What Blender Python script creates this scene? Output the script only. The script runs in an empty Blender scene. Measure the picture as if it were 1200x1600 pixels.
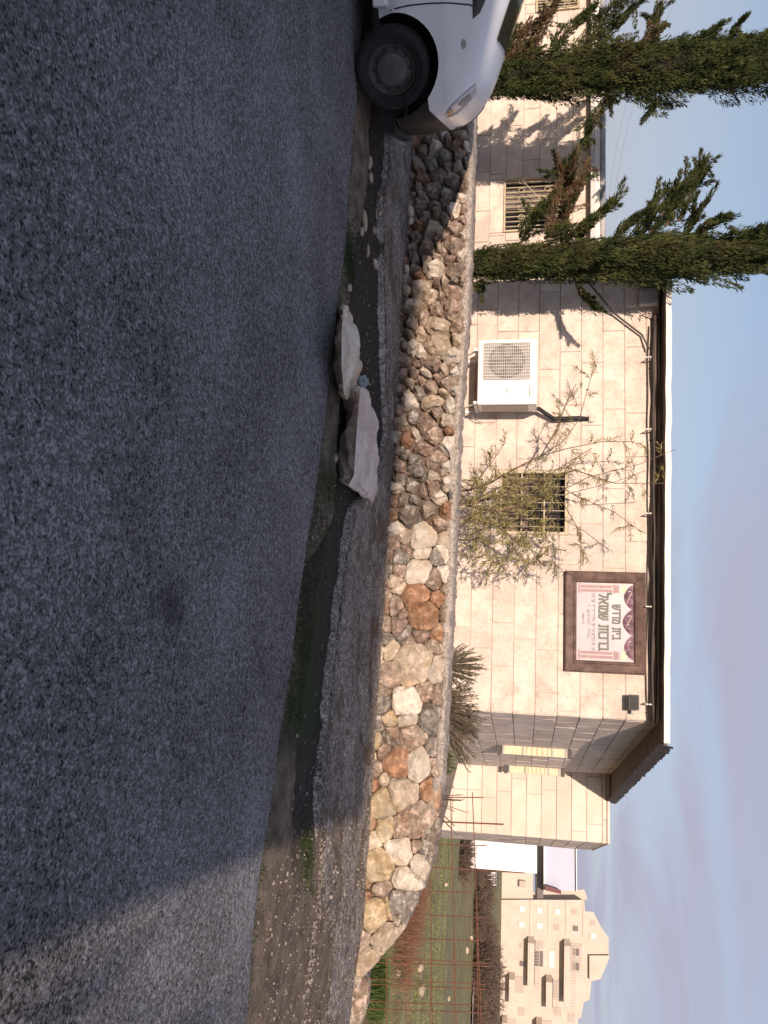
import bpy, bmesh, math, random
import numpy as np
from mathutils import Vector, Matrix
from mathutils.bvhtree import BVHTree
from mathutils.geometry import delaunay_2d_cdt
from mathutils import noise as mnoise

random.seed(7); RNG = np.random.default_rng(7)
SC = bpy.context.scene
COL = SC.collection
rad = math.radians

# ------------------------------------------------------------------ camera, sky, sun, exposure
CAM_H = 1.38; FPX = 1250.0; HOR = 825.0; ROLL = 0.013
_p = math.atan((HOR - 600) / FPX)
FWD = Vector((0, math.cos(_p), -math.sin(_p)))
_R0 = Vector((1, 0, 0)); _U0 = Vector((0, math.sin(_p), math.cos(_p)))
RGT = _R0 * math.cos(ROLL) + _U0 * math.sin(ROLL)
UPV = _U0 * math.cos(ROLL) - _R0 * math.sin(ROLL)
CAMP = Vector((0, 0, CAM_H))
cam_d = bpy.data.cameras.new('camera'); cam = bpy.data.objects.new('camera', cam_d); COL.objects.link(cam)
cam_d.sensor_fit = 'VERTICAL'; cam_d.sensor_height = 36.0; cam_d.lens = FPX / 1600 * 36
cam_d.clip_start = 0.05; cam_d.clip_end = 6000
# the photographer held the phone sideways: the picture's right is up
m = Matrix((UPV, -RGT, -FWD)).transposed().to_4x4(); m.translation = CAMP
cam.matrix_world = m
SC.camera = cam

SUN_AZ = rad(16.0)      # sun stands behind the camera, this far to its left
SUN_EL = rad(17.0)
to_sun = Vector((-math.sin(SUN_AZ) * math.cos(SUN_EL), -math.cos(SUN_AZ) * math.cos(SUN_EL), math.sin(SUN_EL)))
W = bpy.data.worlds.new('World'); SC.world = W; W.use_nodes = True
nt = W.node_tree; nt.nodes.clear()
def N(tree, t, **kw):
    n = tree.nodes.new(t)
    for k, v in kw.items():
        if k in n.inputs.keys(): n.inputs[k].default_value = v
        else: setattr(n, k, v)
    return n
out = N(nt, 'ShaderNodeOutputWorld'); bg = N(nt, 'ShaderNodeBackground')
sky = N(nt, 'ShaderNodeTexSky'); sky.sky_type = 'NISHITA'; sky.sun_disc = False
sky.sun_elevation = SUN_EL
sky.sun_rotation = math.atan2(to_sun.x, to_sun.y)
sky.air_density = 1.0; sky.dust_density = 1.0; sky.ozone_density = 1.6
tc = N(nt, 'ShaderNodeTexCoord'); sep = N(nt, 'ShaderNodeSeparateXYZ')
nt.links.new(tc.outputs['Generated'], sep.inputs[0])
mz = N(nt, 'ShaderNodeMath', operation='MAXIMUM'); mz.inputs[1].default_value = 0.03
nt.links.new(sep.outputs['Z'], mz.inputs[0])
za = N(nt, 'ShaderNodeMath', operation='ADD'); za.inputs[1].default_value = 0.12
nt.links.new(mz.outputs[0], za.inputs[0])
dx = N(nt, 'ShaderNodeMath', operation='DIVIDE'); dy = N(nt, 'ShaderNodeMath', operation='DIVIDE')
nt.links.new(sep.outputs['X'], dx.inputs[0]); nt.links.new(za.outputs[0], dx.inputs[1])
nt.links.new(sep.outputs['Y'], dy.inputs[0]); nt.links.new(za.outputs[0], dy.inputs[1])
cx = N(nt, 'ShaderNodeCombineXYZ'); nt.links.new(dx.outputs[0], cx.inputs[0]); nt.links.new(dy.outputs[0], cx.inputs[1])
mp = N(nt, 'ShaderNodeMapping'); mp.inputs['Rotation'].default_value = (0, 0, rad(35)); mp.inputs['Scale'].default_value = (0.6, 0.85, 1)
mp.inputs['Location'].default_value = (0.9, 0.35, 0)
nt.links.new(cx.outputs[0], mp.inputs[0])
cn = N(nt, 'ShaderNodeTexNoise', Scale=0.9, Detail=7.0, Roughness=0.52, Distortion=0.7); nt.links.new(mp.outputs[0], cn.inputs['Vector'])
cr = N(nt, 'ShaderNodeMapRange'); cr.inputs[1].default_value = 0.34; cr.inputs[2].default_value = 0.62; cr.inputs[3].default_value = 0.45; cr.inputs[4].default_value = 1.0
nt.links.new(cn.outputs['Fac'], cr.inputs[0])
# the veil of cloud is thick near the horizon, thin overhead
zr = N(nt, 'ShaderNodeMapRange'); zr.inputs[1].default_value = 0.0; zr.inputs[2].default_value = 0.33; zr.inputs[3].default_value = 1.0; zr.inputs[4].default_value = 0.16
nt.links.new(sep.outputs['Z'], zr.inputs[0])
# and the cloud bank stands to the right of the view
xr = N(nt, 'ShaderNodeMapRange'); xr.inputs[1].default_value = -0.45; xr.inputs[2].default_value = 0.15; xr.inputs[3].default_value = 0.15; xr.inputs[4].default_value = 1.1
nt.links.new(sep.outputs['X'], xr.inputs[0])
mm = N(nt, 'ShaderNodeMath', operation='MULTIPLY'); nt.links.new(cr.outputs[0], mm.inputs[0]); nt.links.new(xr.outputs[0], mm.inputs[1])
mx2 = N(nt, 'ShaderNodeMath', operation='MAXIMUM'); nt.links.new(mm.outputs[0], mx2.inputs[0]); nt.links.new(zr.outputs[0], mx2.inputs[1])
mx2.use_clamp = True
mix = N(nt, 'ShaderNodeMix', data_type='RGBA')
nt.links.new(mx2.outputs[0], mix.inputs[0]); nt.links.new(sky.outputs[0], mix.inputs[6])
mix.inputs[7].default_value = (3.15, 3.12, 3.98, 1)
bg.inputs['Strength'].default_value = 0.122
nt.links.new(mix.outputs[2], bg.inputs['Color']); nt.links.new(bg.outputs[0], out.inputs[0])

sun_d = bpy.data.lights.new('sun', 'SUN'); sun_d.energy = 5.0; sun_d.angle = rad(0.6); sun_d.color = (1.0, 0.79, 0.63)
sun = bpy.data.objects.new('sun', sun_d); COL.objects.link(sun)
sun.rotation_euler = to_sun.to_track_quat('Z', 'Y').to_euler(); sun.location = (-6, -20, 8)

SC.view_settings.view_transform = 'Standard'; SC.view_settings.look = 'None'
SC.view_settings.exposure = 0.27; SC.view_settings.gamma = 1.0; SC.view_settings.use_curve_mapping = False
SC.cycles.use_denoising = True
SC.cycles.max_bounces = 6; SC.cycles.diffuse_bounces = 3; SC.cycles.glossy_bounces = 3; SC.cycles.transparent_max_bounces = 8

# ------------------------------------------------------------------ helpers
def ray(x, y): return RGT * (y - 800) + UPV * (x - 600) + FWD * FPX
def ground(x, y, z=0.0):
    r = ray(x, y); t = (z - CAM_H) / r.z; return CAMP + r * t
def atY(x, y, Y):
    r = ray(x, y); return CAMP + r * (Y / r.y)
class Frame:                       # an upright plane in plan: s along it, d behind it, z up
    def __init__(self, ox, oy, deg):
        t = rad(deg); self.o = Vector((ox, oy, 0)); self.e = Vector((math.cos(t), -math.sin(t), 0)); self.n = Vector((math.sin(t), math.cos(t), 0))
    def pt(self, s, d, z): return self.o + self.e * s + self.n * d + Vector((0, 0, z))
    def px(self, x, y, d=0.0):
        r = ray(x, y); t = (d - (CAMP - self.o).dot(self.n)) / r.dot(self.n); P = CAMP + r * t
        return ((P - self.o).dot(self.e), P.z)
def tag(o, label=None, cat=None, group=None, kind=None):
    if label: o['label'] = label
    if cat: o['category'] = cat
    if group: o['group'] = group
    if kind: o['kind'] = kind
    return o
def root(name, loc, label, cat, group=None):
    o = bpy.data.objects.new(name, None); COL.objects.link(o); o.location = loc; o.empty_display_size = 0.2
    o['wo'] = list(loc)
    return tag(o, label, cat, group)
def worigin(p):
    return Vector(p['wo'][:]) if (p is not None and 'wo' in p.keys()) else Vector((0, 0, 0))
ORD = ['first', 'second', 'third', 'fourth', 'fifth', 'sixth', 'seventh', 'eighth', 'ninth', 'tenth', 'eleventh', 'twelfth', 'thirteenth']
class MB:
    def __init__(self): self.v = []; self.f = []
    def add(self, vs, fs):
        b = len(self.v); self.v += [tuple(q) for q in vs]; self.f += [tuple(i + b for i in q) for q in fs]; return self
    def hexa(self, p):              # 8 corners: bottom ring 0-3, top ring 4-7
        return self.add(p, [(3, 2, 1, 0), (4, 5, 6, 7), (0, 1, 5, 4), (1, 2, 6, 5), (2, 3, 7, 6), (3, 0, 4, 7)])
    def fbox(self, F, s0, s1, d0, d1, z0, z1):
        return self.hexa([F.pt(s0, d0, z0), F.pt(s1, d0, z0), F.pt(s1, d1, z0), F.pt(s0, d1, z0), F.pt(s0, d0, z1), F.pt(s1, d0, z1), F.pt(s1, d1, z1), F.pt(s0, d1, z1)])
    def tube(self, pts, r, n=6, cap=True):
        pts = [Vector(q) for q in pts]; rs = r if hasattr(r, '__len__') else [r] * len(pts)
        rings = []; prev = None
        for i, q in enumerate(pts):
            t = (pts[min(i + 1, len(pts) - 1)] - pts[max(i - 1, 0)]).normalized()
            a = prev if prev is not None else (Vector((0, 0, 1)) if abs(t.z) < .9 else Vector((1, 0, 0)))
            u = (a - t * a.dot(t)); u = u.normalized() if u.length > 1e-6 else t.orthogonal().normalized()
            w = t.cross(u); prev = u
            rings.append([q + (u * math.cos(2 * math.pi * k / n) + w * math.sin(2 * math.pi * k / n)) * rs[i] for k in range(n)])
        vs = [q for g in rings for q in g]; fs = []
        for i in range(len(pts) - 1):
            for k in range(n):
                fs.append((i * n + k, i * n + (k + 1) % n, (i + 1) * n + (k + 1) % n, (i + 1) * n + k))
        if cap: fs += [tuple(range(n - 1, -1, -1)), tuple((len(pts) - 1) * n + k for k in range(n))]
        return self.add(vs, fs)
    def grid(self, P):              # P[i][j] points
        ni, nj = len(P), len(P[0])
        return self.add([q for row in P for q in row], [(i * nj + j, (i + 1) * nj + j, (i + 1) * nj + j + 1, i * nj + j + 1) for i in range(ni - 1) for j in range(nj - 1)])
    def prism(self, poly_a, poly_b):
        n = len(poly_a); return self.add(list(poly_a) + list(poly_b), [tuple(range(n - 1, -1, -1)), tuple(range(n, 2 * n))] + [(i, (i + 1) % n, n + (i + 1) % n, n + i) for i in range(n)])
    def build(self, name, mat, parent=None, smooth=False, fix=True, loc=None):
        o0 = worigin(parent) if parent is not None else (Vector(loc) if loc is not None else Vector((0, 0, 0)))
        me = bpy.data.meshes.new(name)
        me.from_pydata([(q[0] - o0.x, q[1] - o0.y, q[2] - o0.z) for q in self.v], [], self.f)
        if fix:
            bm = bmesh.new(); bm.from_mesh(me); bmesh.ops.recalc_face_normals(bm, faces=bm.faces); bm.to_mesh(me); bm.free()
        if smooth: me.polygons.foreach_set('use_smooth', [True] * len(me.polygons))
        if mat is not None: me.materials.append(mat)
        o = bpy.data.objects.new(name, me); COL.objects.link(o)
        o['wo'] = list(o0)
        if parent is not None: o.parent = parent
        else: o.location = o0
        return o
def interp(pts, x):
    if x <= pts[0][0]:
        (a, b), (c, d) = pts[0], pts[1]
    elif x >= pts[-1][0]:
        (a, b), (c, d) = pts[-2], pts[-1]
    else:
        for (a, b), (c, d) in zip(pts, pts[1:]):
            if a <= x <= c: break
    return b + (d - b) * (x - a) / (c - a)
def nz(x, y, z=0.0, s=1.0): return mnoise.noise(Vector((x * s, y * s, z * s)))
def sstep(a, b, x):
    t = max(0.0, min(1.0, (x - a) / (b - a))); return t * t * (3 - 2 * t)

# ------------------------------------------------------------------ materials (all procedural, world-space grain)
def mat(name, cols, scale=4.0, rough=0.85, bump=0.0, bscale=40.0, detail=6.0, rand=0.0, metallic=0.0, pits=0.0, pscale=30.0, spec=0.3, spread=(0.35, 0.68), second=None, sscale=1.0, smix=0.5, dist=0.01, pdet=3.0, prange=(.36, .46)):
    m = bpy.data.materials.new(name); m.use_nodes = True; t = m.node_tree; t.nodes.clear()
    o = N(t, 'ShaderNodeOutputMaterial'); b = N(t, 'ShaderNodeBsdfPrincipled'); t.links.new(b.outputs[0], o.inputs[0])
    b.inputs['Roughness'].default_value = rough; b.inputs['Metallic'].default_value = metallic; b.inputs['Specular IOR Level'].default_value = spec
    g = N(t, 'ShaderNodeNewGeometry')
    n1 = N(t, 'ShaderNodeTexNoise', Scale=scale, Detail=detail, Roughness=0.62); t.links.new(g.outputs['Position'], n1.inputs['Vector'])
    rp = N(t, 'ShaderNodeValToRGB'); t.links.new(n1.outputs['Fac'], rp.inputs[0])
    el = rp.color_ramp.elements; k = len(cols)
    while len(el) < k: el.new(0.5)
    for i, c in enumerate(cols):
        el[i].position = spread[0] + (spread[1] - spread[0]) * (i / max(1, k - 1)); el[i].color = (*c, 1)
    cout = rp.outputs[0]
    if second is not None:
        n2 = N(t, 'ShaderNodeTexNoise', Scale=sscale, Detail=4.0, Roughness=0.6); t.links.new(g.outputs['Position'], n2.inputs['Vector'])
        r2 = N(t, 'ShaderNodeMapRange'); r2.inputs[1].default_value = 0.5; r2.inputs[2].default_value = 0.66; r2.inputs[3].default_value = 0; r2.inputs[4].default_value = smix
        t.links.new(n2.outputs['Fac'], r2.inputs[0])
        mxx = N(t, 'ShaderNodeMix', data_type='RGBA'); t.links.new(r2.outputs[0], mxx.inputs[0]); t.links.new(cout, mxx.inputs[6]); mxx.inputs[7].default_value = (*second, 1)
        cout = mxx.outputs[2]
    pit = None
    if pits > 0:
        n3 = N(t, 'ShaderNodeTexNoise', Scale=pscale, Detail=pdet, Roughness=0.72); t.links.new(g.outputs['Position'], n3.inputs['Vector'])
        r3 = N(t, 'ShaderNodeMapRange'); r3.inputs[1].default_value = prange[0]; r3.inputs[2].default_value = prange[1]; r3.inputs[3].default_value = 1 - pits; r3.inputs[4].default_value = 1.0
        t.links.new(n3.outputs['Fac'], r3.inputs[0]); pit = r3.outputs[0]
        mv = N(t, 'ShaderNodeMix', data_type='RGBA', blend_type='MULTIPLY'); mv.inputs[0].default_value = 1.0
        t.links.new(cout, mv.inputs[6]); t.links.new(pit, mv.inputs[7]); cout = mv.outputs[2]
    if rand > 0:
        oi = N(t, 'ShaderNodeObjectInfo'); r4 = N(t, 'ShaderNodeMapRange'); r4.inputs[3].default_value = 1 - rand; r4.inputs[4].default_value = 1 + rand
        t.links.new(oi.outputs['Random'], r4.inputs[0])
        mv = N(t, 'ShaderNodeMix', data_type='RGBA', blend_type='MULTIPLY'); mv.inputs[0].default_value = 1.0
        t.links.new(cout, mv.inputs[6]); t.links.new(r4.outputs[0], mv.inputs[7]); cout = mv.outputs[2]
    t.links.new(cout, b.inputs['Base Color'])
    if bump > 0:
        n5 = N(t, 'ShaderNodeTexNoise', Scale=bscale, Detail=5.0, Roughness=0.65); t.links.new(g.outputs['Position'], n5.inputs['Vector'])
        h = n5.outputs['Fac']
        if pit is not None:
            ad = N(t, 'ShaderNodeMath', operation='ADD'); t.links.new(h, ad.inputs[0]); t.links.new(pit, ad.inputs[1]); h = ad.outputs[0]
        bp = N(t, 'ShaderNodeBump', Strength=bump, Distance=dist); t.links.new(h, bp.inputs['Height']); t.links.new(bp.outputs[0], b.inputs['Normal'])
    return m
def flat(name, c, rough=0.6, metallic=0.0, spec=0.4, var=0.12):
    return mat(name, [tuple(x * (1 - var) for x in c), tuple(min(1, x * (1 + var)) for x in c)], scale=9, rough=rough, metallic=metallic, spec=spec)

MT = {}
MT['block'] = mat('chiselled_limestone', [(.53, .44, .38), (.62, .535, .47), (.67, .595, .53)], scale=5, rough=.9, bump=.7, bscale=40, rand=.06, pits=.20, pscale=22, second=(.47, .41, .375), sscale=.95, smix=.65, dist=.014, pdet=8.0, prange=(.34, .46))  # grey mottling stands in for soft tree shade on the facade
MT['block_smooth'] = mat('sawn_limestone', [(.57, .48, .415), (.65, .565, .50)], scale=3, rough=.85, bump=.3, bscale=55, rand=.07, second=(.55, .40, .29), sscale=1.2, smix=.45)
MT['mortar'] = mat('grey_mortar', [(.53, .465, .405), (.61, .55, .485)], scale=20, rough=.95, bump=.4, bscale=90)
MT['roof_white'] = mat('white_painted_concrete', [(.66, .63, .58), (.78, .76, .72)], scale=6, rough=.8, bump=.1)
MT['soffit'] = mat('shade_brown_soffit', [(.10, .075, .06), (.16, .12, .10)], scale=6, rough=.8)
MT['cream_metal'] = flat('cream_painted_steel', (.46, .39, .265), .55)
MT['dark_glass'] = mat('dark_window_glass', [(.02, .02, .022), (.045, .042, .04)], scale=2, rough=.12, spec=.5)
MT['shutter'] = mat('brown_roller_shutter', [(.13, .095, .07), (.20, .15, .11)], scale=5, rough=.6)
MT['white_metal'] = mat('white_enamelled_steel', [(.74, .72, .69), (.80, .78, .75)], scale=4, rough=.4, spec=.4)
MT['grey_metal'] = flat('grey_steel', (.30, .29, .28), .5, .3)
MT['dark_metal'] = flat('dark_steel', (.05, .047, .045), .55)
MT['black_plastic'] = mat('black_plastic', [(.012, .012, .014), (.022, .022, .024)], scale=7, rough=.55)
MT['rubber'] = mat('tyre_rubber', [(.014, .014, .015), (.024, .023, .023)], scale=20, rough=.8)
MT['brown_wood'] = mat('brown_stained_wood', [(.075, .048, .042), (.12, .078, .068), (.17, .115, .10)], scale=9, rough=.65, bump=.25, bscale=60)
MT['pipe'] = flat('brown_pipe', (.11, .07, .055), .6)
MT['rust'] = mat('rusty_rebar', [(.09, .045, .03), (.19, .085, .05)], scale=30, rough=.9)
MT['car'] = mat('white_car_paint', [(.72, .74, .76), (.76, .78, .80)], scale=2, rough=.28, spec=.5)
MT['bark'] = mat('bark', [(.09, .06, .045), (.19, .13, .10)], scale=14, rough=.95, bump=.6, bscale=60)
MT['cypress'] = mat('cypress_foliage', [(.016, .026, .010), (.036, .050, .018), (.070, .082, .028), (.10, .10, .04)], scale=5.5, rough=.8, spec=.12, second=(.085, .058, .03), sscale=2.4, smix=.4, detail=8)
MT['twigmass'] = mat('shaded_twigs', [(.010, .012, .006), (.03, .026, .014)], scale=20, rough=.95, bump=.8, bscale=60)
MT['cypress_brown'] = mat('dry_cypress_foliage', [(.07, .07, .03), (.13, .085, .05), (.16, .085, .05)], scale=6, rough=.85, spec=.15)
MT['willow'] = mat('grey_green_leaves', [(.15, .14, .05), (.24, .215, .085), (.30, .26, .12)], scale=6, rough=.65, spec=.25)
MT['sage'] = mat('dull_sage_leaves', [(.065, .07, .045), (.13, .13, .085)], scale=8, rough=.8, spec=.15)
MT['weed'] = mat('green_weeds', [(.04, .07, .018), (.09, .125, .04)], scale=6, rough=.7, spec=.2)
MT['fgrass'] = mat('dull_field_grass', [(.15, .17, .06), (.25, .255, .11)], scale=1.5, rough=.8, spec=.15)
MT['drybrush'] = mat('dry_brown_twigs', [(.085, .062, .05), (.17, .13, .105)], scale=5, rough=.9, spec=.1)
MT['redbrush'] = mat('red_dry_stalks', [(.13, .07, .05), (.22, .12, .085)], scale=5, rough=.9, spec=.1)
def stonemat(n, cols, pits=.35, second=None, rough=.92, smix=.5):
    return mat('stone_' + n, cols, scale=9, rough=rough, bump=1.0, bscale=22, rand=.16, pits=pits, pscale=17, second=second, sscale=4, smix=smix, dist=.03, pdet=9.0, prange=(.36, .56))
ST = {
    'W': stonemat('white', [(.50, .44, .37), (.62, .56, .48), (.70, .64, .57)], .2, (.50, .36, .22)),
    'C': stonemat('cream', [(.46, .37, .28), (.58, .48, .37), (.65, .56, .45)], .3, (.42, .26, .13)),
    'T': stonemat('tan', [(.40, .30, .235), (.52, .41, .33), (.62, .52, .43)], .5, (.30, .15, .08)),
    'O': stonemat('orange', [(.27, .145, .085), (.39, .22, .135), (.50, .34, .23)], .35, (.48, .38, .28)),
    'B': stonemat('brown', [(.27, .19, .155), (.40, .29, .235), (.54, .43, .36)], .45, (.54, .46, .40)),
    'G': stonemat('grey', [(.30, .26, .23), (.43, .385, .345), (.54, .495, .45)], .6, (.26, .17, .11)),
    'Y': stonemat('yellow', [(.42, .31, .18), (.54, .42, .26), (.62, .53, .39)], .3, (.52, .46, .38)),
}
MT['core'] = mat('earth_between_stones', [(.09, .065, .05), (.19, .145, .115)], scale=14, rough=1, bump=.6, bscale=50)
MT['cap'] = mat('rough_gravel_mortar', [(.30, .26, .225), (.43, .38, .335), (.55, .49, .44)], scale=16, rough=.95, bump=.9, bscale=60, pits=.35, pscale=60, dist=.02)

def asphalt_mat(name, lo, hi, stain, grit=70.0, patch=0.8):
    m = bpy.data.materials.new(name); m.use_nodes = True; t = m.node_tree; t.nodes.clear()
    o = N(t, 'ShaderNodeOutputMaterial'); b = N(t, 'ShaderNodeBsdfPrincipled'); t.links.new(b.outputs[0], o.inputs[0])
    g = N(t, 'ShaderNodeNewGeometry'); P = g.outputs['Position']
    b.inputs['Roughness'].default_value = .88; b.inputs['Specular IOR Level'].default_value = .25
    v = N(t, 'ShaderNodeTexVoronoi', Scale=grit); t.links.new(P, v.inputs['Vector'])
    bw = N(t, 'ShaderNodeRGBToBW'); t.links.new(v.outputs['Color'], bw.inputs[0])
    n1 = N(t, 'ShaderNodeTexNoise', Scale=grit * .55, Detail=5.0, Roughness=.75); t.links.new(P, n1.inputs['Vector'])
    a = N(t, 'ShaderNodeMath', operation='MULTIPLY_ADD'); a.inputs[1].default_value = .62; t.links.new(bw.outputs[0], a.inputs[0])
    s1 = N(t, 'ShaderNodeMath', operation='MULTIPLY'); s1.inputs[1].default_value = .85; t.links.new(n1.outputs['Fac'], s1.inputs[0]); t.links.new(s1.outputs[0], a.inputs[2])
    n2 = N(t, 'ShaderNodeTexNoise', Scale=patch, Detail=7.0, Roughness=.62); t.links.new(P, n2.inputs['Vector'])
    pr = N(t, 'ShaderNodeMapRange'); pr.inputs[1].default_value = .3; pr.inputs[2].default_value = .7; pr.inputs[3].default_value = -.16; pr.inputs[4].default_value = .16
    t.links.new(n2.outputs['Fac'], pr.inputs[0])
    n4 = N(t, 'ShaderNodeTexNoise', Scale=grit * .22, Detail=3.0, Roughness=.6); t.links.new(P, n4.inputs['Vector'])
    p4 = N(t, 'ShaderNodeMapRange'); p4.inputs[1].default_value = .34; p4.inputs[2].default_value = .66; p4.inputs[3].default_value = -.13; p4.inputs[4].default_value = .13; t.links.new(n4.outputs['Fac'], p4.inputs[0])
    a4 = N(t, 'ShaderNodeMath', operation='ADD'); t.links.new(pr.outputs[0], a4.inputs[0]); t.links.new(p4.outputs[0], a4.inputs[1])
    ad = N(t, 'ShaderNodeMath', operation='ADD'); t.links.new(a.outputs[0], ad.inputs[0]); t.links.new(a4.outputs[0], ad.inputs[1])
    rp = N(t, 'ShaderNodeValToRGB'); t.links.new(ad.outputs[0], rp.inputs[0])
    e = rp.color_ramp.elements; e[0].position = .45; e[0].color = (*lo, 1); e[1].position = 1.0; e[1].color = (*[x * 2.2 for x in hi], 1)
    q = e.new(.56); q.color = (*[x * .62 + y * .25 for x, y in zip(hi, lo)], 1); q = e.new(.80); q.color = (*hi, 1)
    n3 = N(t, 'ShaderNodeTexNoise', Scale=.9, Detail=6.0, Roughness=.6); n3.inputs['Distortion'].default_value = .3
    mpp = N(t, 'ShaderNodeMapping'); mpp.inputs['Location'].default_value = (3.1, 7.7, 0); t.links.new(P, mpp.inputs[0]); t.links.new(mpp.outputs[0], n3.inputs['Vector'])
    r3 = N(t, 'ShaderNodeMapRange'); r3.inputs[1].default_value = .58; r3.inputs[2].default_value = .74; r3.inputs[3].default_value = 0; r3.inputs[4].default_value = .55; t.links.new(n3.outputs['Fac'], r3.inputs[0])
    mx = N(t, 'ShaderNodeMix', data_type='RGBA'); t.links.new(r3.outputs[0], mx.inputs[0]); t.links.new(rp.outputs[0], mx.inputs[6]); mx.inputs[7].default_value = (*stain, 1)
    # old oil drips, with a shape of their own
    v2 = N(t, 'ShaderNodeTexVoronoi', Scale=.75); n6 = N(t, 'ShaderNodeTexNoise', Scale=5.0, Detail=5.0); t.links.new(P, n6.inputs['Vector'])
    wa_ = N(t, 'ShaderNodeMix', data_type='RGBA', blend_type='ADD'); wa_.inputs[0].default_value = .22; t.links.new(P, wa_.inputs[6]); t.links.new(n6.outputs['Color'], wa_.inputs[7]); t.links.new(wa_.outputs[2], v2.inputs['Vector'])
    r6 = N(t, 'ShaderNodeMapRange'); r6.inputs[1].default_value = .05; r6.inputs[2].default_value = .13; r6.inputs[3].default_value = .75; r6.inputs[4].default_value = 0; t.links.new(v2.outputs['Distance'], r6.inputs[0])
    m6 = N(t, 'ShaderNodeMix', data_type='RGBA'); t.links.new(r6.outputs[0], m6.inputs[0]); t.links.new(mx.outputs[2], m6.inputs[6]); m6.inputs[7].default_value = (*[x * 1.1 for x in lo], 1)
    t.links.new(m6.outputs[2], b.inputs['Base Color'])
    bp = N(t, 'ShaderNodeBump', Strength=1.0, Distance=.010); t.links.new(a.outputs[0], bp.inputs['Height']); t.links.new(bp.outputs[0], b.inputs['Normal'])
    return m
MT['road'] = asphalt_mat('weathered_asphalt', (.012, .0125, .015), (.142, .142, .152), (.085, .07, .056), grit=118)
MT['pave'] = asphalt_mat('gravelly_old_asphalt', (.045, .038, .034), (.20, .18, .165), (.12, .085, .065), grit=75, patch=1.5)

# ------------------------------------------------------------------ plan of the place
FM = Frame(0, 10.05, 8.0)           # the main facade
FA = Frame(0, 12.30, 8.0)           # the set-back annex on the left
FWG = Frame(0, 15.20, 8.0)          # the wing on the right, further back
WALLB = [(-9.0, 10.7), (-4.39, 9.30), (-3.66, 9.05), (-2.26, 8.62), (-1.33, 8.30), (0.0, 7.93), (1.23, 7.58), (2.37, 7.24), (2.88, 7.07), (3.56, 6.75), (3.9, 6.35), (4.6, 5.7), (9.0, 3.2)]
ROADE = [(-9, 7.3), (-3.6, 6.3), (-2.44, 5.97), (-1.93, 5.86), (-1.47, 5.66), (-1.09, 5.52), (-.42, 5.23), (.01, 5.05), (.41, 4.84), (.78, 4.67), (1.06, 4.55), (1.45, 4.33), (1.82, 4.17), (2.17, 4.0), (2.62, 3.9), (9, 1.6)]
FWALL = Frame(0, 7.93, math.degrees(math.atan(.2985)))     # face of the dry stone wall

# ------------------------------------------------------------------ ground
def zfield(x, y):
    d = y - interp(WALLB, x)
    side = sstep(.05, 1.6, d)
    far = -.12 - .25 * sstep(.3, 3, d) - 1.95 * sstep(4, 60, d) + .3 * sstep(75, 130, d)
    b = nz(x * .35, y * .35, 3) * .10 * side + nz(x * 1.7, y * 1.7, 5) * .03 * side
    return -.09 * (1 - side) + (far + b) * side
xs = [-2500, -1200, -500, -200, -90, -50, -30, -20, -14, -10] + list(np.arange(-8, 3, 1.0)) + list(np.arange(3, 14, .3)) + list(np.arange(14, 60, 2.0)) + [65, 75, 90, 120, 200, 500, 1200, 2500]
ys = [-2500, -600, -150, -50, -20, -10, -5, 0, 2, 3] + list(np.arange(3.5, 14, .25)) + list(np.arange(14, 30, .8)) + list(np.arange(30, 135, 3.0)) + [140, 160, 200, 300, 600, 1200, 3000]
g = MB(); g.grid([[(x, y, zfield(x, y)) for y in ys] for x in xs])
MT['field'] = mat('grassy_field', [(.12, .125, .05), (.19, .185, .075), (.25, .225, .11), (.36, .30, .20)], scale=1.6, rough=.95, bump=.6, bscale=8, detail=9, second=(.20, .145, .10), sscale=.5, smix=.85, dist=.05)
tag(g.build('ground', MT['field'], smooth=True), kind='structure')
# road sheet, its broken edge a little ragged
g = MB(); P = []
rx = list(np.arange(-7, 7, .05)); rx = [-60, -30, -15, -9] + rx + [9, 15, 30, 60]
for x in rx:
    e = interp(ROADE, x) + (nz(x, 0, 1, 2.2) * .05 + nz(x, 0, 2, 9) * .02 if abs(x) < 8 else 0)
    P.append([(x, -60, 0), (x, -8, 0), (x, 1.5, 0), (x, e - .03, 0), (x, e, -.006), (x, e + .012, -.05)])
g.grid(P); tag(g.build('road', MT['road'], smooth=False), kind='structure')

# verge: bare earth, a dark wet runnel along it
MUDN = [(-5.5, 6.9), (-3.2, 6.75)] + [(ground(x, y).x, ground(x, y).y) for x, y in [(575, 300), (553, 400), (548, 480), (545, 560), (530, 650), (525, 800), (478, 900), (474, 1000), (472, 1050), (465, 1150), (460, 1290), (455, 1400)]] + [(2.6, 4.75), (4, 4.2)]
MUDF = [(-5.5, 7.9), (-3.2, 7.6)] + [(ground(x, y).x, ground(x, y).y) for x, y in [(597, 300), (597, 400), (599, 480), (600, 575), (605, 675), (590, 745), (549, 800), (531, 925), (517, 1050), (508, 1150), (497, 1290), (492, 1400)]] + [(2.75, 5.1), (4, 4.5)]
def mudmask(x, y):
    a = interp(MUDN, x) + nz(x, 3, 0, 4) * .06 + nz(x, 3, 0, 15) * .03; b = interp(MUDF, x) + nz(x, 7, 0, 6) * .05
    fade = 1 - sstep(1.9, 2.5, x)
    return sstep(a - .12, a + .12, y) * (1 - sstep(b - .02, b + .05, y)) * fade
def zverge(x, y):
    e = interp(ROADE, x)
    return -.018 + .03 * sstep(0, .35, y - e) * 1 - .05 * mudmask(x, y) + nz(x, y, 0, 3.5) * .014 + nz(x, y, 4, 14) * .010 + nz(x, y, 8, 40) * .004
vx = list(np.arange(-6.5, 6.5, .03)); g = MB(); P = []; att = []; moss = []
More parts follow.
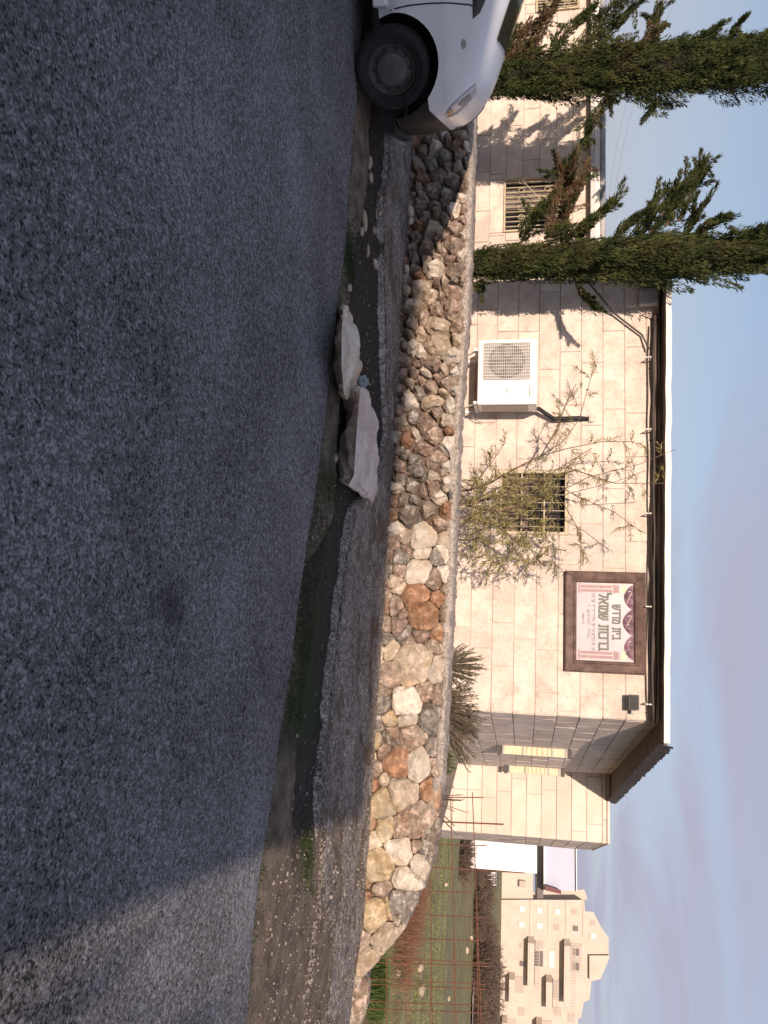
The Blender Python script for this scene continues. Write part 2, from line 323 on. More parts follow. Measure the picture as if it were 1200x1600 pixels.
for x in vx:
    e = interp(ROADE, x) - .10; w = interp(WALLB, x) + .12; row = []
    for j in range(70):
        y = e + (w - e) * j / 69; row.append((x, y, zverge(x, y))); att.append(mudmask(x, y))
        ms = sstep(-.25, .35, nz(x, y, 9, 1.8)) * sstep(.4, .1, abs(x - .55) - .75) * sstep(.02, .1, y - interp(ROADE, x)) * (1 - sstep(-.12, .0, y - interp(MUDF, x)))
        ms = max(ms, (1 - sstep(.10, .30, math.hypot(x + 1.95, (y - 6.05) * 1.4))))
        ms = max(ms, .8 * (1 - sstep(.06, .16, math.hypot(x - 2.2, y - 5.05))))
        moss.append(ms)
    P.append(row)
g.grid(P)
def verge_mat():
    m = mat('roadside_earth', [(.085, .068, .05), (.15, .12, .092), (.22, .18, .14)], scale=7, rough=.95, bump=.8, bscale=45, detail=9, dist=.02, pits=.3, pscale=70)
    t = m.node_tree; b = next(n for n in t.nodes if n.type == 'BSDF_PRINCIPLED'); src = b.inputs['Base Color'].links[0].from_socket
    a = N(t, 'ShaderNodeAttribute', attribute_name='mud'); mx = N(t, 'ShaderNodeMix', data_type='RGBA'); t.links.new(a.outputs['Fac'], mx.inputs[0]); t.links.new(src, mx.inputs[6]); mx.inputs[7].default_value = (.03, .026, .023, 1)
    wn = N(t, 'ShaderNodeTexNoise', Scale=26.0, Detail=8.0, Roughness=.7); gg = next(n for n in t.nodes if n.type == 'NEW_GEOMETRY'); t.links.new(gg.outputs['Position'], wn.inputs['Vector'])
    wr_ = N(t, 'ShaderNodeValToRGB'); t.links.new(wn.outputs['Fac'], wr_.inputs[0]); we = wr_.color_ramp.elements; we[0].position = .4; we[0].color = (.012, .011, .010, 1); we[1].position = .72; we[1].color = (.075, .062, .052, 1); t.links.new(wr_.outputs[0], mx.inputs[7])
    a2 = N(t, 'ShaderNodeAttribute', attribute_name='moss'); m2 = N(t, 'ShaderNodeMix', data_type='RGBA'); t.links.new(a2.outputs['Fac'], m2.inputs[0]); t.links.new(mx.outputs[2], m2.inputs[6]); m2.inputs[7].default_value = (.022, .034, .012, 1)
    t.links.new(m2.outputs[2], b.inputs['Base Color'])
    return m
MT['verge'] = verge_mat()
vo = g.build('verge', MT['verge'], smooth=True); tag(vo, kind='structure')
for nm, arr in (('mud', att), ('moss', moss)):
    at = vo.data.attributes.new(nm, 'FLOAT', 'POINT'); at.data.foreach_set('value', arr)
# strip of old gravelly asphalt at the foot of the wall
g = MB(); P = []
def zpave(x, y): return .016 + nz(x, y, 2, 2.0) * .012 + nz(x, y, 6, 20) * .004
for x in np.arange(-6.2, 4.2, .03):
    a = interp(MUDF, x) + nz(x, 5, 0, 3) * .07 + nz(x, 5, 3, 11) * .02; w = interp(WALLB, x) + .1
    if x > 2.3: a += (w - a) * .42 * sstep(2.3, 3.4, x)
    row = [(x, a - .06, -.05), (x, a - .01, zpave(x, a) - .016)]
    for j in range(1, 22):
        y = a + .02 + (w - a) * j / 21; row.append((x, y, zpave(x, y)))
    P.append(row)
g.grid(P); tag(g.build('pavement', MT['pave'], smooth=True), kind='structure')

# gravel: nobody could count it
def rockv(r, seed, squash=.7, n=1):
    bm = bmesh.new(); bmesh.ops.create_icosphere(bm, subdivisions=n, radius=1)
    rr = random.Random(seed); ax = [rr.uniform(.7, 1.25) for _ in range(3)]
    off = rr.uniform(0, 99); vs = []
    for v in bm.verts:
        k = 1 + .38 * mnoise.noise(v.co * 1.3 + Vector((off, off, 0))) + .15 * mnoise.noise(v.co * 3.1 + Vector((0, off, off)))
        vs.append(Vector((v.co.x * ax[0], v.co.y * ax[1], v.co.z * ax[2] * squash)) * r * k)
    fs = [tuple(v.index for v in f.verts) for f in bm.faces]; bm.free(); return vs, fs
ROCKS = [rockv(1, i) for i in range(14)]
g = MB()
for i in range(7500):
    x = random.uniform(-4.3, 3.9); e = interp(ROADE, x); w = interp(WALLB, x)
    k = random.random()
    if k < .42: y = interp(MUDF, x) + abs(random.gauss(0, .10))
    elif k < .66: y = w - abs(random.gauss(0, .10))
    elif k < .80: y = random.uniform(e + .05, w)
    else: x = random.uniform(2.0, 4.2); y = random.uniform(interp(ROADE, x) + .2, interp(WALLB, x))
    z = max(zverge(x, y), zpave(x, y) if y > interp(MUDF, x) and x < 3 else -1)
    r = min(.022, abs(random.gauss(0, .0045)) + .0025); vs, fs = random.choice(ROCKS); c, s = math.cos(i), math.sin(i)
    g.add([(x + (q.x * c - q.y * s) * r, y + (q.x * s + q.y * c) * r, z + r * .3 + q.z * r) for q in vs], fs)
MT['gravel'] = mat('pale_gravel', [(.10, .085, .075), (.22, .19, .165), (.40, .36, .32)], scale=25, rough=.95)
tag(g.build('gravel', MT['gravel'], smooth=False, fix=False), 'pale loose gravel scattered along the roadside verge', 'gravel', kind='stuff')

# yard of packed earth behind the wall, held by a concrete edge on its right
g = MB(); P = []
for x in np.arange(-9, 3.45, .2):
    P.append([(x, interp(WALLB, x) + .30, .52), (x, 10.2 - .14 * x, .5), (x, 16 - .14 * x, .45)])
g.grid(P)
g.add([(3.25, interp(WALLB, 3.25) + .35, .52), (3.25, 15.6, .45), (3.27, 15.6, -2), (3.27, interp(WALLB, 3.25) + .35, -.6)], [(0, 1, 2, 3)])
MT['yard'] = mat('packed_earth', [(.22, .17, .13), (.34, .28, .22)], scale=3, rough=.95, bump=.5, bscale=30)
tag(g.build('yard', MT['yard']), kind='structure')

# ------------------------------------------------------------------ stone facing
def subtract(rects, hole):
    o = []; a0, a1, b0, b1 = hole
    for (s0, s1, z0, z1) in rects:
        if s1 <= a0 or s0 >= a1 or z1 <= b0 or z0 >= b1: o.append((s0, s1, z0, z1)); continue
        if s0 < a0: o.append((s0, a0, z0, z1))
        if s1 > a1: o.append((a1, s1, z0, z1))
        c0, c1 = max(s0, a0), min(s1, a1)
        if z0 < b0: o.append((c0, c1, z0, b0))
        if z1 > b1: o.append((c0, c1, b1, z1))
    return o
def facing(F, parent, s0, s1, z0, z1, zj, course, bl, holes, m, seed, gap=.008, name='stone_block', d=0.0):
    rr = random.Random(seed); k0 = math.floor((z0 - zj) / course); k = k0
    while zj + k * course < z1 - .02:
        a, b = max(z0, zj + k * course), min(z1, zj + (k + 1) * course); s = s0 - rr.uniform(0, bl)
        while s < s1:
            L = bl * rr.uniform(.6, 1.5); r = [(max(s, s0), min(s + L, s1), a, b)]; s += L
            if r[0][1] - r[0][0] < .05: continue
            for h in holes: r = subtract(r, h)
            for (p, q, u, v) in r:
                if q - p < .03 or v - u < .025: continue
                gp = gap * rr.uniform(.7, 1.25); f = d - rr.uniform(0, .006); p += gp / 2; q -= gp / 2; u += gp / 2; v -= gp / 2
                bv = .006; t = lambda: rr.uniform(-.0025, .0025)
                B = [F.pt(p, d + .05, u), F.pt(q, d + .05, u), F.pt(q, d + .05, v), F.pt(p, d + .05, v)]
                E2 = [F.pt(p, f + bv, u), F.pt(q, f + bv, u), F.pt(q, f + bv, v), F.pt(p, f + bv, v)]
                T = [F.pt(p + bv, f + t(), u + bv), F.pt(q - bv, f + t(), u + bv), F.pt(q - bv, f + t(), v - bv), F.pt(p + bv, f + t(), v - bv)]
                MB().add(B + E2 + T, [(0, 1, 5, 4), (1, 2, 6, 5), (2, 3, 7, 6), (3, 0, 4, 7), (4, 5, 9, 8), (5, 6, 10, 9), (6, 7, 11, 10), (7, 4, 8, 11), (8, 9, 10, 11)]).build(name, m, parent, fix=False)
        k += 1
def backing(F, parent, s0, s1, z0, z1, holes, m, d0=.012, th=.22, name='wall'):
    r = [(s0, s1, z0, z1)]
    for h in holes: r = subtract(r, h)
    g = MB()
    for (a, b, u, v) in r: g.fbox(F, a, b, d0, d0 + th, u, v)
    return g.build(name, m, parent)
def window_frame(F, parent, h, d=.02, w=.04, th=.05, m=None):
    a, b, u, v = h; g = MB()
    g.fbox(F, a, b, d, d + th, u, u + w); g.fbox(F, a, b, d, d + th, v - w, v); g.fbox(F, a, a + w, d, d + th, u + w, v - w); g.fbox(F, b - w, b, d, d + th, u + w, v - w)
    return g.build('frame', m or MT['cream_metal'], parent)

# --- main building
S_L = -3.05; S_R = FM.px(880, 1119)[0]
c0 = FM.pt((S_L + S_R) / 2, 2.5, .45)
main = root('stone_building', c0, 'pale limestone hall with white flat roof edge, carrying the framed sign', 'building')
wa = FM.px(781, 735); wb = FM.px(887, 836); HW = (wa[0], wb[0], wa[1], wb[1])
ZJ = FM.px(836, 1050)[1]
ROOFZ = lambda s: 2.945 - .016 * s          # underside of the sagging roof edge
backing(FM, main, S_L, S_R - .02, .3, 2.96, [HW], MT['mortar'])
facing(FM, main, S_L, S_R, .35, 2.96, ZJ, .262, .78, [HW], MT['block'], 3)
# oblique side wall
A = FM.pt(S_R, 0, 0); B = atY(800, 1199, 14.5); side_ang = math.degrees(math.atan2(-(B.y - A.y), B.x - A.x))
FS = Frame(A.x, A.y, side_ang)              # s runs away from the corner; outside is d<0 on its right
SL = math.hypot(B.x - A.x, B.y - A.y)
if FS.n.x > 0: pass
sgn = -1 if FS.n.x < 0 else 1
class Flip(Frame):
    def __init__(self, fr): self.o = fr.o; self.e = fr.e; self.n = fr.n * -1
FS = FS if FS.n.x < 0 else Flip(FS)         # n points into the building
def pxs(x, y): return FS.px(x, y)
w1a = pxs(783, 1162); w1b = pxs(892, 1172); w2a = pxs(793, 1194); w2b = pxs(880, 1203)
H1 = (w1a[0] + .1, w1a[0] + .6, w1a[1], FS.px(892, 1166)[1]); H2 = (w2a[0] + .1, w2a[0] + .6, w2a[1], FS.px(880, 1199)[1])
backing(FS, main, .02, SL, .2, 2.93, [H1, H2], MT['mortar'])
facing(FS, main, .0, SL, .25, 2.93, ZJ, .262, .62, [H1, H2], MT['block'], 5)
for i, h in enumerate((H1, H2)):
    wdw = MB().fbox(FS, h[0], h[1], .03, .045, h[2], h[3]).build('window', MT['dark_glass'], main)
    blm = mat('cream_yellow_shutter_%d' % i, [(.56, .49, .34), (.64, .57, .42)], scale=12, rough=.6)
    MB().fbox(FS, h[0] + .02, h[0] + .045, -.125, -.004, h[2] + .03, h[3] - .03).build('shutter_leaf', blm, wdw)
    for k in (.0, .31, .76, .97):
        z = h[2] + .03 + (h[3] - h[2] - .06) * k; MB().fbox(FS, h[0] + .004, h[0] + .019, -.13, -.002, z - .012, z + .02).build('shutter_rail', MT['grey_metal'], wdw)
    for k in range(5):
        z = h[2] + (h[3] - h[2]) * (.38 + k * .075); MB().fbox(FS, h[0] + .006, h[0] + .019, -.12, -.01, z - .006, z + .006).build('slat', MT['cream_metal'], wdw)
    MB().fbox(FS, h[0], h[0] + .05, -.135, -.002, h[3] - .028, h[3] + .03).build('top_bracket', MT['dark_metal'], wdw)
    MB().fbox(FS, h[0], h[0] + .05, -.14, -.002, h[2] - .06, h[2] + .0).build('sill', MT['dark_metal'], wdw)
# front window
wdw = MB().fbox(FM, HW[0], HW[1], .16, .18, HW[2], HW[3]).build('window', MT['dark_glass'], main)
window_frame(FM, wdw, HW, -.008, .035, .20)
g = MB()
for k in range(1, 8): s = HW[0] + (HW[1] - HW[0]) * k / 8; g.tube([FM.pt(s, .02, HW[2]), FM.pt(s, .02, HW[3])], .006, 5)
for k in (.33, .66): z = HW[2] + (HW[3] - HW[2]) * k; g.fbox(FM, HW[0], HW[1], .012, .018, z - .008, z + .008)
g.build('bar', MT['cream_metal'], wdw)
MB().fbox(FM, HW[0] + .04, HW[1] - .04, .11, .15, HW[2] + .04, HW[2] + (HW[3] - HW[2]) * .42).build('shutter', MT['shutter'], wdw)
# roof: white fascia, brown soffit with the eave shade in its colour; runs out over the oblique wall
OV = .34
def roofline(d, dz):
    return [FM.pt(S_L - .1, -d, ROOFZ(S_L) + dz), FM.pt(S_R + .26, -d, ROOFZ(S_R) + dz)]
pc = FM.px(1028, 1160, -OV)
r0 = FM.pt(S_L - .1, -OV, 0); r1 = FM.pt(pc[0], -OV, 0); r2 = FS.pt(SL + .25, -.42, 0); r3 = FS.pt(SL + .25, 3, 0); r4 = FM.pt(S_L - .1, 6, 0)
base = [r0, r1, r2, r3, r4]; zz = [ROOFZ(S_L), ROOFZ(S_R), 2.86, 2.86, ROOFZ(S_L)]
MB().prism([Vector((q.x, q.y, z)) for q, z in zip(base, zz)], [Vector((q.x, q.y, z + .012)) for q, z in zip(base, zz)]).build('soffit', MT['soffit'], main)
rf = MB().prism([Vector((q.x, q.y, z + .014)) for q, z in zip(base, zz)], [Vector((q.x, q.y, z + .055)) for q, z in zip(base, zz)]).build('roof', MT['roof_white'], main)
g = MB(); P = [[], []]
for i in range(60):
    k = i / 59; s = S_L - .1 + (pc[0] - S_L + .1) * k; zb = ROOFZ(S_L) + (ROOFZ(S_R) - ROOFZ(S_L)) * k + nz(s, 1, 0, 3) * .008
    P[0].append([FM.pt(s, -OV - .028, zb - .004), FM.pt(s, -OV - .03, zb + .060 + nz(s, 2, 0, 5) * .006), FM.pt(s, -OV + .06, zb + .066), FM.pt(s, -OV + .06, zb + .056)])
g.grid(P[0]); g.build('fascia', MT['roof_white'], rf)
a = r1; b = r2; t_ = (b - a).normalized(); nn = Vector((t_.y, -t_.x, 0)); g = MB(); P = []
for i in range(80):
    k = i / 79; q = a + (b - a) * k; zb = zz[1] + (zz[2] - zz[1]) * k; j = .02 * nz(i, 0, 0, .7) + .012 * nz(i, 3, 0, 2.1)
    P.append([q + nn * (.02 + j) + Vector((0, 0, zb - .06 + j)), q + nn * (.045 + j) + Vector((0, 0, zb + .10 + j))])
g.grid(P); g.build('rough_verge_edge', mat('shade_dark_edge', [(.05, .045, .045), (.09, .08, .08)], scale=20, rough=.95), rf)  # side fascia coloured dark for the shade it lies in

# brown waste pipe and loose cables clipped under the eave
g = MB()
pp = [FM.pt(s, -.09 - .02 * nz(s, 0, 0, 2), ROOFZ(s) - .065 - .05 * abs(nz(s, 4, 0, 1.3))) for s in np.arange(-2.5, S_R + .1, .12)]
pipe = root('pipe_run', FM.pt(-2.0, -.09, 2.8), 'brown pipe running along under the white roof edge', 'pipe')
g.tube(pp, .032, 8); g.build('pipe', MT['pipe'], pipe, smooth=True)
g = MB(); g.tube([FM.pt(s, -.17, ROOFZ(s) - .10 + .03 * nz(s, 9, 0, 1.5)) for s in np.arange(-2.4, S_R, .15)], .012, 5); g.build('cable', MT['dark_metal'], pipe, smooth=True)
for y in (560, 672, 803, 948, 1100):
    s, z = FM.px(1016, y, -.1)
    MB().tube([FM.pt(s, -.02, z - .05), FM.pt(s, -.15, z - .05), FM.pt(s, -.16, z + .0), FM.pt(s, -.02, z + .01)], .009, 5).build('clip', MT['white_metal'], pipe)

# --- annex, set back on the left
ax0, ax1 = -10.5, -2.95
annex = root('stone_annex', FA.pt(-6, 1, .45), 'lower set-back limestone annex behind the cypresses, with an ornate cream window grille', 'building')
wa = FA.px(788, 281); wb = FA.px(884, 359); HA = (wa[0], wb[0], wa[1], wb[1])
wa2 = FA.px(838, -25); wb2 = FA.px(905, 14); HA2 = (wa2[0], wb2[0], wa2[1], wb2[1])
backing(FA, annex, ax0, ax1, .2, 2.36, [HA, HA2], MT['mortar'])
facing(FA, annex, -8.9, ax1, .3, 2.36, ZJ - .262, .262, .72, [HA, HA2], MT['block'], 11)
def grille(F, parent, h):
    a, b, u, v = h; d = -.03
    window_frame(F, parent, h, -.035, .028, .03)
    for k in range(1, 11):
        s = a + (b - a) * k / 11; MB().tube([F.pt(s, d, u), F.pt(s, d, v)], .0085, 5).build('bar', MT['cream_metal'], parent)
    for kz in (.28, .70):
        for k in range(6):
            g = MB(); c = a + (b - a) * (k + .5) / 6; z = u + (v - u) * kz
            g.tube([F.pt(c + math.cos(t) * (.055 - t * .004), d - .012, z + math.sin(t) * (.065 - t * .005)) for t in np.arange(.5, 8, .45)], .0065, 5); g.build('scroll', MT['cream_metal'], parent)
    g = MB(); g.tube([F.pt(a, d - .014, u + .25 * (v - u)), F.pt(b - .1, d - .014, v - .05)], .008, 5); g.tube([F.pt(a + .1, d - .014, v - .1), F.pt(b, d - .014, u + .3 * (v - u))], .008, 5); g.build('diagonal_bar', MT['cream_metal'], parent)
for h in (HA, HA2):
    wdw = MB().fbox(FA, h[0], h[1], .17, .19, h[2], h[3]).build('window', MT['dark_glass'], annex)
    grille(FA, wdw, h)
    MB().fbox(FA, h[0], h[1], .05, .16, h[2] + .0, h[2] + .02).build('sill', MT['block_smooth'], wdw)
    MB().fbox(FA, h[0] + .05, (h[0] + h[1]) / 2, .13, .16, h[2] + .03, h[3] - .1).build('curtain', flat('grey_curtain', (.20, .17, .15), .9), wdw)
rz = FA.px(928, 250, -.1)[1]
rf = MB().fbox(FA, ax0, ax1 + .05, -.22, 4, rz, rz + .08).build('roof', MT['roof_white'], annex)
MB().fbox(FA, ax0, ax1 + .05, -.215, -.01, rz - .055, rz - .004).build('gutter', mat('grey_white_gutter', [(.45, .45, .45), (.60, .59, .57)], scale=4, rough=.5), rf)
MB().tube([FA.pt(s, -.1, rz + .13 + .018 * nz(s, 2, 0, 2)) for s in np.arange(ax0, ax1, .2)], .05, 7).build('parapet_roll', mat('patched_bitumen_sheet', [(.16, .18, .21), (.55, .52, .47)], scale=3, rough=.7), rf, smooth=True)

# --- wing further back on the right
wl = FWG.px(880, 1196)[0]; wr = FWG.px(860, 1311)[0]
wing = root('stone_wing', FWG.pt((wl + wr) / 2, 1.5, .2), 'sunlit limestone wing set back right of the hall, plain wall without openings', 'building')
facing(FWG, wing, wl - .4, wr, -.6, 2.80, .0 + FWG.px(822, 1260)[1], .262, .85, [], MT['block_smooth'], 21)
WB = FS.e.copy()
q0 = FWG.pt(wl - .4, .02, 0); q1 = FWG.pt(wr - .01, .02, 0); q2 = q1 + WB * 4; q3 = q0 + WB * 4
MB().prism([Vector((q.x, q.y, -.8)) for q in (q0, q1, q2, q3)], [Vector((q.x, q.y, 2.77)) for q in (q0, q1, q2, q3)]).build('wall', MT['mortar'], wing)
class FRc(Frame):
    def __init__(self, o, e, n): self.o = o; self.e = e; self.n = n
FR = FRc(FWG.pt(wr, .03, 0), WB, FS.n); FR.o = Vector((FR.o.x, FR.o.y, 0))
facing(FR, wing, 0, 3.5, -.6, 2.80, FWG.px(822, 1260)[1], .262, .8, [], MT['block_smooth'], 23, d=-.0)
g = MB(); q0 = FWG.pt(wl - .4, -.006, 0); q1 = FWG.pt(wr + .006, -.006, 0); q2 = q1 + WB * 3.6; q3 = q0 + WB * 3.6
g.prism([Vector((q.x, q.y, 2.805)) for q in (q0, q1, q2, q3)], [Vector((q.x, q.y, 2.86)) for q in (q0, q1, q2, q3)])
co = g.build('coping', MT['block_smooth'], wing); bv = co.modifiers.new('b', 'BEVEL'); bv.width = .04; bv.segments = 3

# ------------------------------------------------------------------ dry stone retaining wall
TOPPX = [(742, 150), (741, 230), (738, 300), (735, 400), (732, 480), (726, 560), (720, 640), (716, 720), (713, 800), (709, 880), (706, 960), (702, 1040), (698, 1100), (694, 1180), (690, 1240), (688, 1300), (683, 1335), (668, 1380), (652, 1410), (640, 1440), (614, 1478), (592, 1500), (578, 1525), (574, 1560), (566, 1600)]
TOP = [FWALL.px(x, y) for x, y in TOPPX]
def wtop(s): return interp(TOP, s)
WS0, WS1 = -6.0, TOP[-1][0] + .1
rw = root('retaining_wall', FWALL.pt(0, .2, 0), 'rubble stone retaining wall of mixed cream, orange and brown rocks', 'wall')
seeds_px = [
 (660,234,9,'B'),(655,260,10,'B'),(671,255,9,'G'),(695,245,13,'G'),(715,242,8,'B'),(728,232,8,'W'),(660,280,11,'O'),(686,275,13,'B'),(707,282,9,'G'),(717,262,10,'B'),(675,300,13,'G'),(697,302,11,'G'),(720,307,9,'W'),(657,325,10,'B'),(679,322,9,'B'),(710,330,11,'W'),(695,345,8,'G'),(677,360,16,'W'),(710,357,13,'T'),(726,367,8,'W'),(647,372,9,'B'),(667,385,13,'B'),(690,392,10,'T'),(710,385,14,'T'),(647,407,9,'G'),(666,407,9,'B'),(679,420,14,'W'),(724,400,8,'W'),(710,422,14,'T'),
 (655,450,17,'C'),(672,462,12,'C'),(707,457,13,'T'),(645,480,14,'C'),(707,482,15,'T'),(642,507,11,'T'),(685,510,20,'C'),(685,537,22,'C'),(662,495,8,'T'),(712,510,10,'T'),(710,532,10,'C'),(705,557,11,'W'),(716,585,8,'W'),
 (705,600,12,'T'),(715,607,7,'W'),(677,627,15,'C'),(694,612,8,'C'),(703,636,14,'W'),(701,655,13,'W'),(687,647,9,'T'),(665,662,15,'B'),(682,680,12,'T'),(703,697,16,'W'),(635,687,12,'O'),(660,700,13,'B'),(682,720,14,'T'),(645,722,13,'G'),(655,738,14,'G'),(697,733,13,'W'),(698,750,13,'W'),(626,752,10,'G'),(645,757,10,'G'),(675,762,12,'T'),(689,777,13,'W'),(660,767,10,'B'),(637,805,16,'G'),(670,795,9,'B'),(685,820,12,'T'),(702,800,14,'O'),(704,775,8,'G'),(662,837,20,'W'),(697,845,12,'W'),(695,862,12,'W'),(660,862,10,'W'),(682,872,11,'G'),(655,892,22,'W'),(677,905,15,'T'),(697,897,14,'W'),(650,930,22,'O'),(678,935,14,'O'),(617,850,9,'B'),(635,857,10,'B'),(622,890,8,'B'),
 (660,960,26,'O'),(684,985,13,'O'),(622,975,13,'B'),(620,945,12,'B'),(655,992,9,'B'),(645,1035,30,'C'),(683,1045,19,'W'),(680,1012,10,'T'),(610,1052,18,'T'),(635,1100,24,'W'),(638,1120,18,'W'),(667,1080,11,'T'),(684,1087,10,'T'),(676,1125,24,'G'),(645,1150,22,'T'),(676,1167,13,'G'),(607,1157,8,'G'),(620,1192,22,'O'),(655,1197,22,'W'),(680,1200,13,'T'),(597,1175,11,'T'),(627,1242,26,'C'),(673,1242,19,'O'),(597,1258,23,'Y'),(652,1278,28,'T'),
 (625,1330,21,'W'),(632,1375,20,'W'),(589,1350,25,'Y'),(655,1350,17,'W'),(672,1335,13,'G'),(602,1292,14,'Y'),(630,1418,23,'G'),(584,1430,22,'Y'),(605,1425,12,'Y'),(608,1468,23,'C'),(574,1500,19,'C'),(565,1565,16,'T'),(675,1300,13,'G'),
]
SD = []
for x, y, r, c in seeds_px:
    s, z = FWALL.px(x, y); rr = r / FPX * (FWALL.pt(s, 0, z).y) * 1.02
    SD.append((s, z, rr, c))
rr = random.Random(4); tries = 0
while tries < 9000:
    tries += 1; s = rr.uniform(WS0, WS1); tz = wtop(s) - .06
    if tz < .05: continue
    z = rr.uniform(-.02, tz); r = rr.uniform(.045, .10) if s > -5 else .09
    if all(math.hypot(s - a, z - b) > (r + q) * .86 for a, b, q, _ in SD):
        SD.append((s, z, r, rr.choice('BBBBTTGGCOW') if s < .6 else rr.choice('TTGCYO')))
def clip(poly, nx, ny, c):                        # keep nx*s+ny*z <= c
    o = []
    for i in range(len(poly)):
        a, b = poly[i], poly[(i + 1) % len(poly)]; da, db = nx * a[0] + ny * a[1] - c, nx * b[0] + ny * b[1] - c
        if da <= 0: o.append(a)
        if (da < 0 < db) or (db < 0 < da):
            t = da / (da - db); o.append((a[0] + (b[0] - a[0]) * t, a[1] + (b[1] - a[1]) * t))
    return o
def warp(a, b):                                    # shared bend of all the joints, so that neighbours still fit
    return (a + nz(a * 5, b * 5, 31) * .040 + nz(a * 13, b * 13, 57) * .022, b + nz(a * 5, b * 5, 77) * .036 + nz(a * 13, b * 13, 91) * .020)
def stone_mesh(poly, depth, bulge, seed, gap, loose):
    rr = random.Random(seed)
    cx_, cz_ = sum(p[0] for p in poly) / len(poly), sum(p[1] for p in poly) / len(poly)
    size = max(math.hypot(p[0] - cx_, p[1] - cz_) for p in poly)
    k = max(.5, 1 - gap / size); q = []
    for i in range(len(poly)):
        a, b = poly[i], poly[(i + 1) % len(poly)]; L = math.hypot(a[0] - b[0], a[1] - b[1]); n = max(1, int(L / .05)); c = min(.3, .018 / max(L, 1e-6))
        q.append((a[0] * (1 - c) + b[0] * c, a[1] * (1 - c) + b[1] * c))
        for j in range(1, n): q.append((a[0] + (b[0] - a[0]) * j / n, a[1] + (b[1] - a[1]) * j / n))
        q.append((a[0] * c + b[0] * (1 - c), a[1] * c + b[1] * (1 - c)))
    q = [warp(cx_ + (p[0] - cx_) * k, cz_ + (p[1] - cz_) * k) for p in q]
    cx_, cz_ = sum(p[0] for p in q) / len(q), sum(p[1] for p in q) / len(q)
    tl = (rr.uniform(-.35, .35), rr.uniform(-.25, .45)); pts = []
    for (a, b) in q:
        j = size * (.16 if loose else .03)
        pts.append((a, b, depth)); e = rr.uniform(-.3, 1) * bulge * (.9 if loose else .3)
        pts.append((cx_ + (a - cx_) * rr.uniform(.86, 1.0) if loose else a, cz_ + (b - cz_) * rr.uniform(.86, 1.0) if loose else b, .004 + e * .4))
    for i in range(13 if loose else 14):
        t = rr.uniform(0, 6.283); f = rr.uniform(.15, .74 if loose else .88); e = q[int(t / 6.283 * len(q)) % len(q)]
        a, b = cx_ + (e[0] - cx_) * f, cz_ + (e[1] - cz_) * f
        pts.append((a, b, -bulge * (rr.uniform(.55, 1.15) if loose else rr.uniform(.75, 1.0)) + (tl[0] * (a - cx_) + tl[1] * (b - cz_)) * (.8 if loose else .35)))
    bm = bmesh.new()
    for p in pts: bm.verts.new(p)
    r = bmesh.ops.convex_hull(bm, input=bm.verts[:])
    for v in [v for v in bm.verts if not v.link_faces]: bm.verts.remove(v)
    bmesh.ops.bevel(bm, geom=[e for e in bm.edges if e.calc_face_angle(0) > .35], offset=min(.006, size * .06), segments=1, affect='EDGES', clamp_overlap=True)
    bmesh.ops.triangulate(bm, faces=bm.faces[:])
    for _ in range(2):
        bmesh.ops.subdivide_edges(bm, edges=[e for e in bm.edges if e.calc_length() > .030 and min(v.co.z for v in e.verts) < depth - .02], cuts=1)
        bmesh.ops.triangulate(bm, faces=bm.faces[:])
    bm.normal_update()
    for v in bm.verts:
        p = v.co
        if p.z < depth - .02: v.co = p + v.normal * (nz(p.x * 15, p.y * 15, p.z * 15 + seed) * .012 + nz(p.x * 38, p.y * 38, p.z * 38 + seed) * .006) * (1.5 if loose else 1.0)
    bm.verts.index_update(); vs = [tuple(v.co) for v in bm.verts]; fs = [tuple(v.index for v in f.verts) for f in bm.faces]; bm.free()
    return vs, fs
for i, (s, z, r, c) in enumerate(SD):
    R = r * (1.75 if s < -.4 else 2.4); poly = [(s + R * math.cos(t * math.pi / 5), z + R * math.sin(t * math.pi / 5)) for t in range(10)]
    for j, (a, b, q, _) in enumerate(SD):
        if j == i or math.hypot(a - s, b - z) > R + q * 2.3 + .08: continue
        dx_, dz_ = a - s, b - z; D2 = dx_ * dx_ + dz_ * dz_
        poly = clip(poly, dx_, dz_, dx_ * s + dz_ * z + (D2 + r * r - q * q) / 2)
        if not poly: break
    if not poly: continue
    sl = (wtop(s + .05) - wtop(s - .05)) / .1; tz = wtop(s) - (.045 if s < 2.6 else .01)
    poly = clip(poly, -sl, 1, tz - sl * s); poly = clip(poly, 0, -1, .06)
    if len(poly) < 3: continue
    area = abs(sum(poly[k][0] * poly[(k + 1) % len(poly)][1] - poly[(k + 1) % len(poly)][0] * poly[k][1] for k in range(len(poly)))) / 2
    if area < .0012: continue
    loose = s < .2
    bul = (min(.085, .03 + r * .5) + random.uniform(0, .035)) if loose else min(.034, .010 + r * .14)
    vs, fs = stone_mesh(poly, .16, bul, i * 1.77 + .3, .006 if loose else .0035, loose)
    off = random.uniform(-.025, .03) if loose else random.uniform(-.012, .01)
    o = MB().add([FWALL.pt(a, d + off, b) for a, b, d in vs], fs).build('stone', ST[c], rw, smooth=True); o.data.set_sharp_from_angle(angle=rad(14 if loose else 22))
